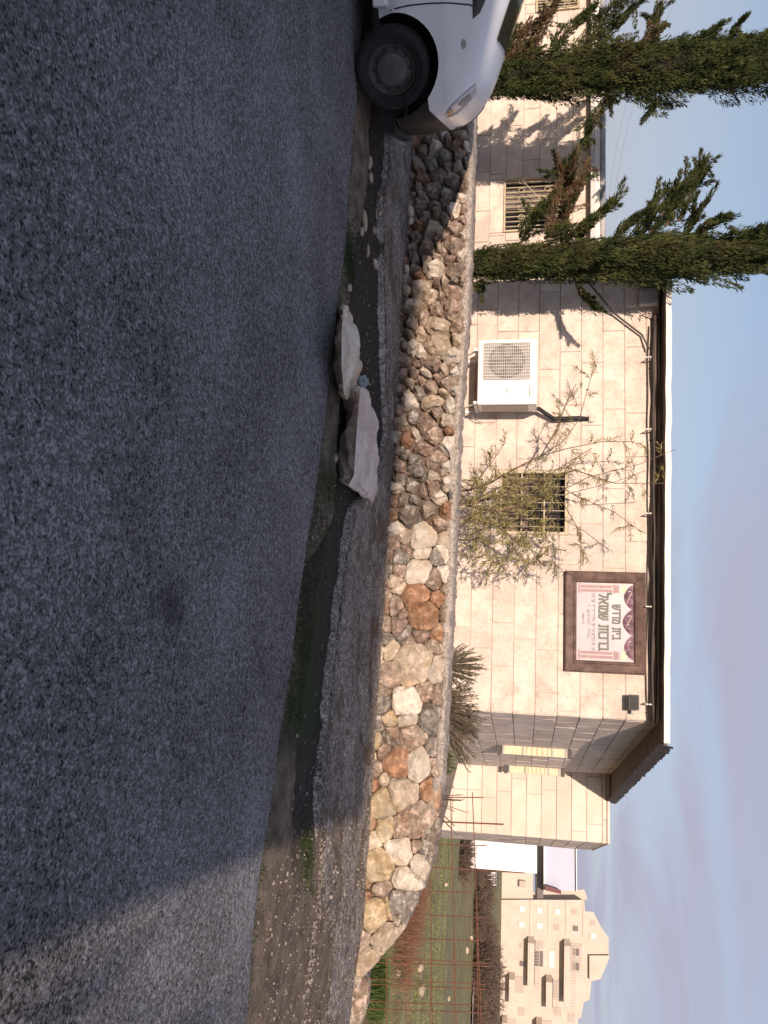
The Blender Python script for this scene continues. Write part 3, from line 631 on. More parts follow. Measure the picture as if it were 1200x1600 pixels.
# earth core and rough mortar cap
g = MB(); P = []; Q = []
for s in np.arange(WS0 - 2, WS1 + .02, .08):
    t = wtop(s); P.append([FWALL.pt(s, .06 + .02 * nz(s, 0, 0, 4), -.25), FWALL.pt(s, .05 + .02 * nz(s, 3, 0, 4), max(-.1, t * .5)), FWALL.pt(s, .07, t - .06), FWALL.pt(s, .40, t - .06), FWALL.pt(s, .42, -.6)])
g.grid(P); g.build('earth_core', MT['core'], rw)
g = MB(); P = []
for s in np.arange(WS0 - 2, WS1 + .02, .022):
    t = wtop(s) - .06 * sstep(2.5, 2.9, s); th = .05 + .035 * nz(s, 8, 0, 2.2) + .02 * nz(s, 8, 0, 9); row = []
    for (d, dz) in ((.10, -.10), (-.005, -th - .02), (-.012, -th * .5), (.02, -.006), (.08, 0), (.16, .006), (.24, .004), (.33, .0), (.40, -.012), (.44, -.12), (.45, -.35)):
        row.append(FWALL.pt(s, d + nz(s * 12, d * 20, 1) * .026 + nz(s * 35, d * 50, 7) * .016, t + dz + nz(s * 7, d * 10, 2) * .028 + nz(s * 30, d * 40, 5) * .018))
    P.append(row)
g.grid(P); g.build('mortar_cap', MT['cap'], rw, smooth=True)

# loose rocks tumbled at the foot of the wall
def rock(name, at, r, squash, seed, m, label, cat, group=None, rot=0, sc=(1, 1)):
    vs, fs = rockv(1, seed, squash, 2); c, s_ = math.cos(rot), math.sin(rot)
    mb = MB(); mb.add([(at.x + (q.x * sc[0] * c - q.y * sc[1] * s_) * r, at.y + (q.x * sc[0] * s_ + q.y * sc[1] * c) * r, at.z + q.z * r + r * squash * .55) for q in vs], fs)
    return tag(mb.build(name, m, smooth=True, loc=at), label, cat, group)
for i, (x, y, r, c) in enumerate([(645, 300, .08, 'B'), (637, 330, .07, 'W'), (638, 345, .055, 'W'), (632, 420, .05, 'W'), (630, 455, .06, 'C'), (628, 540, .07, 'B'), (626, 585, .065, 'B'), (619, 640, .07, 'T'), (617, 705, .06, 'B'), (616, 775, .07, 'G'), (610, 850, .055, 'B'), (606, 905, .05, 'G')]):
    rock('fallen_rock', ground(x, y, .03), r, .8, i + 40, ST[c], ORD[i] + ' fallen rock from the car along the foot of the rubble wall', 'rock', 'rocks fallen at the foot of the wall', i * 1.3)
for i, (x, y, r) in enumerate(sorted([(576, 255, .05), (577, 278, .06), (566, 345, .075), (563, 362, .05), (583, 360, .05), (573, 392, .045), (584, 412, .05), (543, 450, .06), (593, 310, .045), (522, 716, .04), (592, 332, .04)], key=lambda q: q[1])):
    rock('pale_stone', ground(x, y, 0), r * .78, .55, i + 70, ST['C'], ORD[i] + ' small pale stone from the car in the dark roadside dirt', 'stone', 'pale stones in the roadside dirt', i * .9, (1.3, .8))

# ------------------------------------------------------------------ the two slabs by the road
def slab(name, rings, seed, m, label, amp=.034, cuts=6):
    n = len(rings[0]); c = sum((Vector(q) for r in rings for q in r), Vector()) / (n * len(rings))
    bm = bmesh.new(); vs = [[bm.verts.new(Vector(q)) for q in r] for r in rings]
    for a, b in zip(vs, vs[1:]):
        for k in range(n): bm.faces.new((a[k], a[(k + 1) % n], b[(k + 1) % n], b[k]))
    bm.faces.new(vs[0][::-1]); bm.faces.new(vs[-1])
    bmesh.ops.triangulate(bm, faces=bm.faces[:])
    bmesh.ops.subdivide_edges(bm, edges=bm.edges[:], cuts=cuts, use_grid_fill=True)
    bmesh.ops.recalc_face_normals(bm, faces=bm.faces)
    bm.normal_update()
    for v in bm.verts:
        p = v.co; k = nz(p.x * 5, p.y * 5, p.z * 5 + seed) * amp * 1.4 + nz(p.x * 16, p.y * 16, p.z * 16 + seed) * amp * .6 + nz(p.x * 45, p.y * 45, p.z * 45 + seed) * amp * .3
        v.co = p + v.normal * k
    me = bpy.data.meshes.new(name); base_ = Vector((c.x, c.y, 0))
    for v in bm.verts: v.co -= base_
    bm.to_mesh(me); bm.free(); me.materials.append(m); me.polygons.foreach_set('use_smooth', [True] * len(me.polygons))
    md = None
    me.set_sharp_from_angle(angle=rad(16))
    o = bpy.data.objects.new(name, me); COL.objects.link(o); o.location = base_; tag(o, label, 'boulder'); return o
MT['slab'] = mat('pinkish_limestone', [(.50, .43, .39), (.66, .58, .53), (.76, .69, .65)], scale=6, rough=.9, bump=1.0, bscale=22, second=(.44, .26, .20), sscale=3, smix=.5, pits=.2, pscale=40)
MT['slab2'] = mat('buff_limestone', [(.46, .38, .30), (.64, .55, .46), (.74, .68, .62)], scale=5, rough=.9, bump=1.0, bscale=22, second=(.42, .24, .12), sscale=3.2, smix=.65, pits=.2, pscale=40)
# long slab leaning: foot near the road, pale upper face tipped towards the wall
def gp(x, y, z): return ground(x, y, z)
b1 = [gp(530, 742, -.03), gp(533, 690, -.03), gp(538, 640, -.03), gp(543, 618, -.03)]
t1 = [gp(553, 742, .14), gp(556, 690, .17), gp(560, 640, .16), gp(562, 612, .13)]
bk1 = [gp(583, 783, .03), gp(593, 715, .10), gp(590, 670, .12), gp(570, 604, .06)]
def loop1(k):
    return [b1[k], t1[k], bk1[k], Vector((bk1[k].x, bk1[k].y, -.05))]
slab('boulder', [[gp(531, 752, -.03), gp(545, 757, .08), gp(580, 784, .02), gp(570, 782, -.05)]] + [loop1(k) for k in range(4)] + [[gp(549, 606, -.03), gp(560, 603, .06), gp(567, 601, .05), gp(562, 602, -.03)]], 3, MT['slab'], 'long pinkish limestone slab lying on the verge, right of the buff one')
b2 = [gp(523, 612, -.03), gp(521, 570, -.03), gp(521, 530, -.03), gp(528, 497, -.03)]
t2 = [gp(537, 614, .11), gp(534, 570, .16), gp(534, 530, .14), gp(535, 497, .08)]
k2 = [gp(553, 605, .03), gp(565, 572, .10), gp(556, 530, .10), gp(546, 495, .05)]
slab('boulder', [[gp(537, 620, -.02), gp(541, 622, .05), gp(546, 619, .03), gp(545, 617, -.03)]] + [[b2[k], t2[k], k2[k], Vector((k2[k].x, k2[k].y, -.05))] for k in range(4)] + [[gp(531, 482, -.03), gp(537, 480, .06), gp(544, 482, .04), gp(542, 483, -.03)]], 8, MT['slab2'], 'buff cracked limestone boulder at the road edge, left of the pinkish slab')
# scrap of bluish plastic caught between them
vs, fs = rockv(1, 5, .9, 3); c = gp(560, 596, .03); mb = MB()
mb.add([(c.x + q.x * .05, c.y + q.y * .035 + .03, c.z + .02 + q.z * .05 + .03 * nz(q.x * 5, q.y * 5, q.z * 5)) for q in vs], fs)
tag(mb.build('plastic_bag', mat('pale_blue_plastic', [(.16, .21, .24), (.34, .40, .42)], scale=30, rough=.3), loc=c), 'crumpled pale blue plastic bag between the two roadside boulders', 'bag')

# ------------------------------------------------------------------ framed sign
sg = [FM.px(882, 893, -.07), FM.px(1008, 893, -.07), FM.px(884, 1051, -.07), FM.px(1011, 1052, -.07)]
s0 = (sg[0][0] + sg[1][0]) / 2; s1 = (sg[2][0] + sg[3][0]) / 2; z0 = (sg[0][1] + sg[2][1]) / 2; z1 = (sg[1][1] + sg[3][1]) / 2
sign = root('framed_sign', FM.pt((s0 + s1) / 2, -.03, z0), 'large brown wooden framed sign with purple drapes and Hebrew lettering', 'sign')
fw = .135
for (pa) in ([(s0, z0), (s1, z0), (s1 - fw, z0 + fw), (s0 + fw, z0 + fw)], [(s1, z0), (s1, z1), (s1 - fw, z1 - fw), (s1 - fw, z0 + fw)], [(s1, z1), (s0, z1), (s0 + fw, z1 - fw), (s1 - fw, z1 - fw)], [(s0, z1), (s0, z0), (s0 + fw, z0 + fw), (s0 + fw, z1 - fw)]):
    cs = sum(p[0] for p in pa) / 4; cz = sum(p[1] for p in pa) / 4
    pa = [(p[0] + (cs - p[0]) * .004, p[1] + (cz - p[1]) * .004) for p in pa]
    o_, i_ = [pa[0], pa[1]], [pa[3], pa[2]]
    lev = [(0, -.012), (0, -.075), (.12, -.085), (.72, -.06), (.78, -.072), (.90, -.066), (1, -.045), (1, -.012)]
    P = [[FM.pt(o_[e][0] + (i_[e][0] - o_[e][0]) * k, d, o_[e][1] + (i_[e][1] - o_[e][1]) * k) for (k, d) in lev] for e in (0, 1)]
    g = MB(); g.grid(P); n = len(lev); g.f += [tuple(range(n - 1, -1, -1)), tuple(range(n, 2 * n))]; g.build('frame_board', MT['brown_wood'], sign)
p0, p1, q0, q1 = s0 + fw, s1 - fw, z0 + fw, z1 - fw
panel = MB().fbox(FM, p0 - .005, p1 + .005, -.035, -.014, q0 - .005, q1 + .005).build('panel', mat('printed_pale_pink_board', [(.42, .365, .40), (.50, .445, .475)], scale=2.2, rough=.35), sign)
MT['ink'] = flat('grey_green_ink', (.13, .145, .125), .6); MT['ink2'] = flat('dark_ink', (.10, .09, .10), .6)
MT['purple'] = mat('purple_drape_print', [(.055, .022, .045), (.12, .055, .085), (.24, .14, .18)], scale=9, rough=.5)
MT['mauve'] = mat('mauve_column_print', [(.26, .16, .17), (.40, .27, .27)], scale=60, rough=.5)
MT['goldp'] = mat('pale_gold_print', [(.55, .45, .28), (.70, .62, .46)], scale=30, rough=.5)
pw, ph = p1 - p0, q1 - q0
def sp(u, v, d=-.037): return FM.pt(p0 + pw * u, d, q0 + ph * v)       # position on the board, 0..1
GL = {'\u05d1': (.85, [[(.05, 1), (.65, 1), (.65, 0)], [(0, 0), (.85, 0)]]), '\u05d9': (.28, [[(0, 1), (.2, 1), (.2, .55)]]), '\u05ea': (.78, [[(.05, 1), (.72, 1), (.72, 0)], [(.22, 1), (.22, 0), (0, 0)]]),
      '\u05de': (.8, [[(.02, 0), (.2, .72), (.02, 1)], [(.2, .72), (.45, 1), (.74, .85), (.74, 0), (.36, 0)]]), '\u05d3': (.75, [[(0, 1), (.78, 1)], [(.6, 1), (.6, 0)]]), '\u05e8': (.66, [[(0, 1), (.6, 1), (.6, 0)]]),
      '\u05e9': (.92, [[(0, 1), (.1, 0), (.55, 0), (.88, .45), (.88, 1)], [(.44, 1), (.44, .5), (.1, .25)]]), '\u05db': (.72, [[(0, 1), (.66, 1), (.66, 0), (0, 0)]]), '\u05d5': (.28, [[(0, 1), (.2, 1), (.2, 0)]]),
      '\u05d0': (.82, [[(.02, 1), (.78, 0)], [(.74, 1), (.7, .62), (.48, .42)], [(.06, 0), (.1, .4), (.30, .62)]]), '\u05dc': (.68, [[(.05, 1.42), (.05, 1), (.62, 1), (.62, .55), (.3, 0)]]), '\u05d6': (.34, [[(0, 1), (.32, 1)], [(.17, 1), (.17, 0)]]), '\u05f4': (.3, [[(.05, 1.1), (.05, .8)], [(.2, 1.1), (.2, .8)]]), ' ': (.45, [])}
def lettering(txt, hgt, cx_, cy_, m, name, width, bold=.235):          # drawn letter by letter, right to left
    tot = sum(GL[c][0] + .24 for c in txt) - .24; k = width * pw / tot; x = width * pw / 2; n = 0; c0_ = sp(cx_, cy_, 0)
    for c in txt:
        w, st = GL[c]; x -= w * k; g = MB()
        for pl in st:
            for p, q in zip(pl, pl[1:]):
                P_ = Vector((x + p[0] * k, (p[1] - .5) * hgt)); Q_ = Vector((x + q[0] * k, (q[1] - .5) * hgt)); t = (Q_ - P_).normalized(); hw = bold * hgt / 2; nn_ = Vector((-t.y, t.x)) * hw; P_ = P_ - t * hw * .8; Q_ = Q_ + t * hw * .8
                n += 1; d = -.0382 - .00004 * n
                g.add([FM.pt(0, d, 0) - FM.o + Vector((c0_.x, c0_.y, c0_.z)) + FM.e * e.x + Vector((0, 0, e.y)) for e in (P_ + nn_, Q_ + nn_, Q_ - nn_, P_ - nn_)], [(3, 2, 1, 0)])
        x -= .24 * k
        if st: g.build('letter', m, panel, fix=False)
lettering('\u05d1\u05d9\u05ea \u05de\u05d3\u05e8\u05e9', .082, .50, .70, MT['ink'], 'lettering', .44)
lettering('\u05d1\u05e8\u05db\u05d5\u05ea \u05e9\u05de\u05d5\u05d0\u05dc', .098, .50, .475, MT['ink'], 'lettering', .73)
lettering('\u05d6\u05f4\u05dc', .018, .13, .585, MT['ink'], 'lettering', .04)
rr = random.Random(2)
for (v, u0, u1, hh, m) in ((.265, .13, .87, .042, 'ink2'), (.185, .28, .70, .036, 'ink'), (.10, .40, .56, .026, 'ink')):   # print too small to read
    g = MB(); u = u0
    while u < u1:
        w = rr.uniform(.012, .024)
        if rr.random() < .16: u += .022; continue
        a, b = sp(u, v, -.0385), sp(u + w, v, -.0385); t = hh * rr.uniform(.75, 1.0)
        def bar(x0, x1, y0, y1): g.add([sp(u + w * x0, v, -.0385) + Vector((0, 0, y0 * t)), sp(u + w * x1, v, -.0385) + Vector((0, 0, y0 * t)), sp(u + w * x1, v, -.0385) + Vector((0, 0, y1 * t)), sp(u + w * x0, v, -.0385) + Vector((0, 0, y1 * t))], [(0, 1, 2, 3)])
        bar(0, 1, .8, 1)
        if rr.random() < .75: bar(.72, 1, .0, .8)
        if rr.random() < .35: bar(0, .25, .0, .8)
        if rr.random() < .35: bar(.25, .72, 0, .2)
        u += w + .007
    g.build('small_print', MT[m], panel, fix=False)
for u in (.075, .925):
    g = MB()
    for k in (-.026, .026): g.add([sp(u + k - .018, .07), sp(u + k + .018, .07), sp(u + k + .018, .63), sp(u + k - .018, .63)], [(0, 1, 2, 3)])
    g.build('printed_column', MT['mauve'], panel, fix=False)
    g = MB(); g.add([sp(u - .06, .645), sp(u + .06, .645), sp(u + .045, .73), sp(u + .06, .745), sp(u - .06, .745), sp(u - .045, .73)], [(0, 1, 2, 3, 4, 5)]); g.build('printed_capital', MT['mauve'], panel, fix=False); g = MB(); g.add([sp(u - .065, .03), sp(u + .065, .03), sp(u + .065, .06), sp(u - .065, .06)], [(0, 1, 2, 3)]); g.build('printed_plinth', MT['mauve'], panel, fix=False)
    g = MB(); cxp, cyp = u, .845
    g.add([sp(cxp - .045, cyp - .06), sp(cxp + .045, cyp - .06), sp(cxp + .06, cyp + .03), sp(cxp + .03, cyp + .0), sp(cxp, cyp + .06), sp(cxp - .03, cyp), sp(cxp - .06, cyp + .03)], [(0, 1, 2, 3, 4, 5, 6)]); g.build('printed_crown', MT['goldp'], panel, fix=False)
for k, (ua, ub, dr) in enumerate(((.02, .34, .15), (.33, .67, .175), (.66, .98, .15))):
    g = MB(); P = []
    for i in range(17):
        t = i / 16; u = ua + (ub - ua) * t; dp = dr * math.sin(math.pi * t) ** .75 + .015
        P.append([sp(u, .995, -.037), sp(u, .995 - dp * .5, -.040 - .006 * math.sin(t * 19)), sp(u, .995 - dp, -.037)])
    g.grid(P); g.build('printed_drape', MT['purple'], panel, smooth=True)
for (ua, ub) in ((.10, .26), (.40, .55), (.62, .46), (.90, .74)):
    g = MB(); g.add([sp(ua, .96, -.048), sp(ua + .03, .97, -.048), sp(ub + .015, .87, -.048), sp(ub - .01, .865, -.048)], [(0, 1, 2, 3)]); g.build('drape_highlight', MT['mauve'], panel, fix=False)

# ------------------------------------------------------------------ air conditioner on its bracket
a0, zb = FM.px(745, 531, -.48); a1 = FM.px(745, 632, -.48)[0]; zt = FM.px(839, 600, -.48)[1]
ac = root('air_conditioner', FM.pt((a0 + a1) / 2, -.28, zb), 'white outdoor air conditioning unit with round fan grille, on a wall bracket', 'air conditioner')
cs = MB().fbox(FM, a0, a1, -.475, -.13, zb + .02, zt).build('casing', MT['white_metal'], ac); bv = cs.modifiers.new('b', 'BEVEL'); bv.width = .014; bv.segments = 2
AW, AH = a1 - a0, zt - zb
g = MB(); fs0, fs1, fz0, fz1 = a0 + .05, a0 + AW * .62, zb + .09, zt - .085
grey_g = flat('grey_grille_panel', (.34, .32, .30), .6)
g.fbox(FM, fs0, fs1, -.480, -.474, fz0, fz1); gp_ = g.build('grille_panel', grey_g, ac)
cxs, czs, cr_ = (fs0 + fs1) / 2, (fz0 + fz1) / 2, min(fs1 - fs0, fz1 - fz0) / 2 - .01
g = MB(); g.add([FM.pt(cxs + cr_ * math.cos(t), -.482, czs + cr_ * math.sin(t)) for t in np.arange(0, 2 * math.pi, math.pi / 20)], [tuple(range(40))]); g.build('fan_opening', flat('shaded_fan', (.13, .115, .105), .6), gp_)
for k in range(5):
    t = k * 2 * math.pi / 5 + .4; g = MB()
    g.add([FM.pt(cxs + .05 * math.cos(t - .4), -.486, czs + .05 * math.sin(t - .4)), FM.pt(cxs + cr_ * .92 * math.cos(t - .35), -.4835, czs + cr_ * .92 * math.sin(t - .35)), FM.pt(cxs + cr_ * .92 * math.cos(t + .35), -.490, czs + cr_ * .92 * math.sin(t + .35)), FM.pt(cxs + .05 * math.cos(t + .6), -.488, czs + .05 * math.sin(t + .6))], [(0, 1, 2, 3)]); g.build('fan_blade', flat('fan_blade_grey', (.20, .18, .165), .5), gp_)
g = MB()
for k in range(12): s = fs0 + (fs1 - fs0) * k / 11; g.tube([FM.pt(s, -.497, fz0), FM.pt(s, -.497, fz1)], .0032, 4)
for k in range(23): z = fz0 + (fz1 - fz0) * k / 22; g.tube([FM.pt(fs0, -.501, z), FM.pt(fs1, -.501, z)], .0020, 4)
g.build('wire_guard', MT['white_metal'], ac)
g = MB(); b0_, b1_ = a0 + AW * .66, a1 - .03
g.fbox(FM, b0_, b1_, -.479, -.476, zb + .08, zt - .16); g.build('service_panel', MT['white_metal'], ac)
g = MB(); s = (b0_ + b1_) / 2; g.fbox(FM, s - .045, s + .02, -.481, -.479, zb + AH * .50, zb + AH * .525); g.build('badge', MT['grey_metal'], ac)
g = MB(); g.fbox(FM, s - .06, s + .06, -.481, -.4755, zt - .095, zt - .075); g.build('label_plate', MT['grey_metal'], ac)
g = MB(); g.fbox(FM, a1 - .002, a1 + .006, -.42, -.17, zb + .07, zt - .10); g.build('side_cover', flat('grey_side_panel', (.42, .39, .36), .5), ac)
for s in (a0 + .12, a1 - .03):
    g = MB(); g.fbox(FM, s - .015, s + .015, -.47, -.004, zb - .025, zb + .012); g.fbox(FM, s - .015, s + .015, -.03, -.004, zb - .34, zb - .03); g.tube([FM.pt(s, -.40, zb - .02), FM.pt(s, -.02, zb - .30)], .012, 5); g.build('bracket', MT['white_metal'], ac)
ho = root('refrigerant_hose', FM.pt(a1, -.15, zt - .15), 'black insulated hose from the air conditioner into the wall', 'hose')
h0 = FM.px(842, 640, -.1); h1 = FM.px(865, 655, -.06); h2 = FM.px(905, 654, -.03); h3 = FM.px(922, 655, .0)
MB().tube([FM.pt(a1 - .02, -.2, zt - .05), FM.pt(h0[0], -.14, h0[1]), FM.pt(h1[0], -.07, h1[1]), FM.pt(h2[0], -.045, h2[1]), FM.pt(h3[0], .01, h3[1])], [.02, .028, .03, .03, .03], 8).build('insulation', MT['black_plastic'], ho, smooth=True)
MB().tube([FM.pt(h3[0] - .04, -.012, h3[1] + .01), FM.pt(h3[0] + .04, -.012, h3[1] + .01)], .035, 8).build('wall_patch', MT['mortar'], ho)
# thin drain hose hanging under the unit
MB().tube([FM.pt(a1 - .03, -.1, zb), FM.pt(a1 + .02, -.12, zb - .1), FM.pt(a1 + .08, -.1, zb - .03), FM.pt(a1 + .12, -.03, zb + .05)], .006, 5).build('drain_tube', MT['grey_metal'], ac)

# floodlight
fl = root('floodlight', FM.pt(*[FM.px(990, 1100, -.15)[0], -.1, FM.px(990, 1100, -.15)[1]]), 'small grey floodlight under the eave near the hall corner', 'floodlight')
s, z = FM.px(990, 1098, -.15)
MB().fbox(FM, s - .09, s + .08, -.20, -.13, z - .055, z + .055).build('lamp_housing', MT['dark_metal'], fl)
MB().fbox(FM, s - .05, s + .07, -.13, -.05, z - .02, z + .075).build('gear_box', MT['grey_metal'], fl)
MB().fbox(FM, s + .07, s + .13, -.10, -.012, z - .02, z + .04).build('wall_arm', MT['grey_metal'], fl)
MB().fbox(FM, s - .08, s + .07, -.204, -.201, z - .045, z + .045).build('lens', MT['dark_glass'], fl)

# junction box and cables at the left end of the eave
s, z = FM.px(1012, 466, -.06)
jb = root('junction_box', FM.pt(s, -.06, z - .1), 'grey junction box at the left end of the hall eave', 'box')
o = MB().fbox(FM, s - .12, s + .10, -.12, -.012, z - .10, z + .12).build('box_body', flat('pale_grey_box', (.45, .43, .40), .6), jb); bv = o.modifiers.new('b', 'BEVEL'); bv.width = .01
MB().fbox(FM, s - .10, s + .08, -.128, -.122, z - .08, z + .10).build('cover', flat('grey_cover', (.38, .37, .36), .6), jb)
MB().fbox(FM, s - .34, s - .13, -.15, -.012, z - .06, z + .12).build('side_unit', MT['grey_metal'], jb)
c1 = FM.px(905, 440, -.25); c2 = FM.px(960, 490, -.06); c3 = FM.px(1003, 523, -.05); c4 = FM.px(1014, 545, -.1)
tag(MB().tube([FM.pt(c1[0], -.5, c1[1]), FM.pt(c2[0], -.06, c2[1]), FM.pt(c3[0], -.05, c3[1]), FM.pt(c4[0], -.1, c4[1])], .012, 6).build('cable', MT['dark_metal'], smooth=True, loc=FM.pt(c3[0], -.05, c3[1])), 'dark cable slanting down from the hall eave into the cypress', 'cable')
for k, (xa, xb) in enumerate(((1092, 962), (1070, 955))):
    A_, B_ = atY(xa, -60, 22 + k), atY(xb - 6, 330, 15.5 + k * .4); pts = [A_.lerp(B_, t) + Vector((0, 0, -.35 * 4 * t * (1 - t))) for t in np.arange(0, 1.01, .1)]
    tag(MB().tube(pts, .004, 4).build('overhead_wire', MT['grey_metal'], loc=A_), ('upper', 'lower')[k] + ' thin overhead wire crossing the sky between the cypresses', 'wire', 'overhead wires')

# ------------------------------------------------------------------ vegetation helpers
def flakes(pos, dirs, L, Wd, rng):
    n = len(pos); d = dirs / np.linalg.norm(dirs, axis=1, keepdims=True)
    r = rng.normal(size=(n, 3)); w = np.cross(d, r); w /= np.linalg.norm(w, axis=1, keepdims=True) + 1e-9
    L = np.asarray(L).reshape(-1, 1); Wd = np.asarray(Wd).reshape(-1, 1)
    v = np.stack([pos, pos + d * L * .45 + w * Wd * .5, pos + d * L, pos + d * L * .45 - w * Wd * .5], 1).reshape(-1, 3)
    return v
def build_flakes(V, name, m, parent, loc=None, kind=None):
    o0 = np.array(worigin(parent) if parent is not None else Vector(loc)); V = V - o0; n = len(V) // 4
    me = bpy.data.meshes.new(name); me.vertices.add(len(V)); me.vertices.foreach_set('co', V.astype(np.float32).ravel())
    me.loops.add(len(V)); me.loops.foreach_set('vertex_index', np.arange(len(V), dtype=np.int32))
    me.polygons.add(n); me.polygons.foreach_set('loop_start', np.arange(0, len(V), 4, dtype=np.int32)); me.polygons.foreach_set('loop_total', np.full(n, 4, dtype=np.int32))
    me.update(calc_edges=True); me.validate(); me.materials.append(m)
    o = bpy.data.objects.new(name, me); COL.objects.link(o); o['wo'] = list(o0)
    if parent is not None: o.parent = parent
    else: o.location = o0
    if kind: o['kind'] = kind
    return o
def plume(p0, p1, r0, n, rng, bend=None):
    p0 = np.array(p0); p1 = np.array(p1); ax = p1 - p0; Ln = np.linalg.norm(ax); axn = ax / Ln
    t = rng.random(n) ** .9; prof = np.sin(np.pi * (t * .80 + .16)) ** .8 * (1 - .45 * t); ang = rng.random(n) * 2 * np.pi
    u = np.cross(axn, [.3, .7, .2]); u /= np.linalg.norm(u); w = np.cross(axn, u)
    radial = np.cos(ang)[:, None] * u + np.sin(ang)[:, None] * w
    c = p0 + ax * t[:, None]
    if bend is not None: c = c + np.array(bend) * (np.sin(np.pi * t) * Ln)[:, None]
    lump = 1 + .35 * np.sin(t * 17 + ang * 2) * np.cos(ang * 3 + t * 9)
    pos = c + radial * (r0 * prof * lump * (.55 + .45 * rng.random(n)))[:, None]
    dirs = axn * 1.0 + radial * .42 + rng.normal(size=(n, 3)) * .2
    return pos, dirs
def cypress(base_, top, r, branches, label, seed, npl=190, lean=(0, 0)):
    rng = np.random.default_rng(seed); b = Vector(base_); H = top - b.z
    t = root('cypress_tree', b, label, 'tree')
    ax = lambda k: np.array([b.x + lean[0] * k, b.y + lean[1] * k, b.z + H * k])
    prof = lambda k: r * (.80 + .25 * math.sin(min(1, k * 2.2) * math.pi * .6)) * (1 - max(0, k - .45) * 1.35) if k < .97 else .05
    tr = MB(); tr.tube([Vector(ax(k)) for k in np.linspace(-.02, .9, 10)], [.075 * (1 - .8 * k) + .01 for k in np.linspace(0, 1, 10)], 8)
    trunk = tr.build('trunk', MT['bark'], t, smooth=True)
    PP, DD, PB, DB = [], [], [], []
    for i in range(npl):
        k = rng.random() ** 1.0 * .93; a = rng.random() * 6.283; R = max(.05, prof(k)) * (1 + .42 * nz(math.cos(a) * 1.3, math.sin(a) * 1.3, k * H * 1.5 + seed)); f = rng.random() ** .5
        rd = np.array([math.cos(a), math.sin(a), 0]); p0 = ax(k) + rd * R * f * .55 + [0, 0, -.12]
        ln = rng.uniform(.4, .95); p1 = p0 + rd * R * rng.uniform(.05, .5) + np.array([rng.normal() * .05, rng.normal() * .05, ln])
        p, d = plume(p0, p1, R * rng.uniform(.17, .34), 340, rng); PP.append(p); DD.append(d)
    for (pa, pb, rr_, dry) in branches:
        pa = np.array(pa); pb = np.array(pb); L = np.linalg.norm(pb - pa); nb = int(260 + 1500 * L * min(1.2, rr_ / .10))
        bd = np.array([0, 0, -.08]); p, d = plume(pa, pb, rr_, nb, rng, bend=bd)
        (PB if dry else PP).append(p); (DB if dry else DD).append(d)
        for q in range(int(3 + L * 7)):                    # side sprays
            tt = rng.uniform(.25, .95); c = pa + (pb - pa) * tt + bd * math.sin(math.pi * tt) * L; dv = (pb - pa) / L + rng.normal(size=3) * .55; dv /= np.linalg.norm(dv)
            p, d = plume(c, c + dv * rng.uniform(.14, .30), rr_ * .42, 120, rng); (PB if dry and q % 2 else PP).append(p); (DB if dry and q % 2 else DD).append(d)
        MB().tube([Vector(pa), Vector((pa + pb) / 2 + bd * L), Vector(pa + (pb - pa) * .85 + bd * .4 * L)], [.022, .015, .006], 5).build('branch', MT['bark'], t)
    P_ = np.concatenate(PP); D_ = np.concatenate(DD); n = len(P_)
    build_flakes(flakes(P_, D_, rng.uniform(.03, .075, n), rng.uniform(.008, .016, n), rng), 'crown', MT['cypress'], t)
    if PB:
        P_ = np.concatenate(PB); D_ = np.concatenate(DB); n = len(P_)
        build_flakes(flakes(P_, D_, rng.uniform(.03, .06, n), rng.uniform(.009, .016, n), rng), 'dry_foliage', MT['cypress_brown'], t)
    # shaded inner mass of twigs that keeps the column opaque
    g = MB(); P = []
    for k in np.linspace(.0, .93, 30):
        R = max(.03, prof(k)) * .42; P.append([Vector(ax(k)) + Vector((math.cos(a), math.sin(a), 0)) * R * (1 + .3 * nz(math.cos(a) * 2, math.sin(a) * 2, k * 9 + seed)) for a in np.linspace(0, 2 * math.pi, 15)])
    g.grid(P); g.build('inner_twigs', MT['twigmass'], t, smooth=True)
    return t
Y1 = 9.75
b = atY(720, 418, Y1)
br = lambda ya, xa, yb, xb, r, dry=False, dY=0: (tuple(atY(xa, ya, Y1)), tuple(atY(xb, yb, Y1 - .15 + dY)), r, dry)
cypress((b.x, Y1, .5), 5.9, .315, [
    br(378, 815, 318, 850, .085), br(372, 850, 352, 925, .12), br(362, 872, 300, 905, .07, True), br(372, 860, 262, 885, .075, True), br(330, 880, 268, 918, .06, True), br(365, 885, 240, 905, .06, True), br(372, 900, 315, 962, .075), br(300, 890, 258, 872, .04), br(372, 960, 328, 1010, .06), br(375, 1000, 300, 1032, .055), br(365, 1015, 282, 1085, .10), br(352, 1040, 252, 1102, .085), br(345, 1060, 262, 1108, .06), br(340, 1040, 290, 1058, .045), br(370, 1070, 315, 1105, .05), br(368, 1085, 335, 1140, .06), br(380, 1120, 360, 1205, .09),
    br(440, 900, 478, 930, .035), br(440, 750, 452, 755, .07)],
    'tall cypress between the annex and the hall, with branches breaking out on its left', 21, 400, (-.10, 0))
Y2 = 11.4
b = atY(720, 127, Y2)
br2 = lambda ya, xa, yb, xb, r, dry=False: (tuple(atY(xa, ya, Y2)), tuple(atY(xb, yb, Y2 - .2)), r, dry)
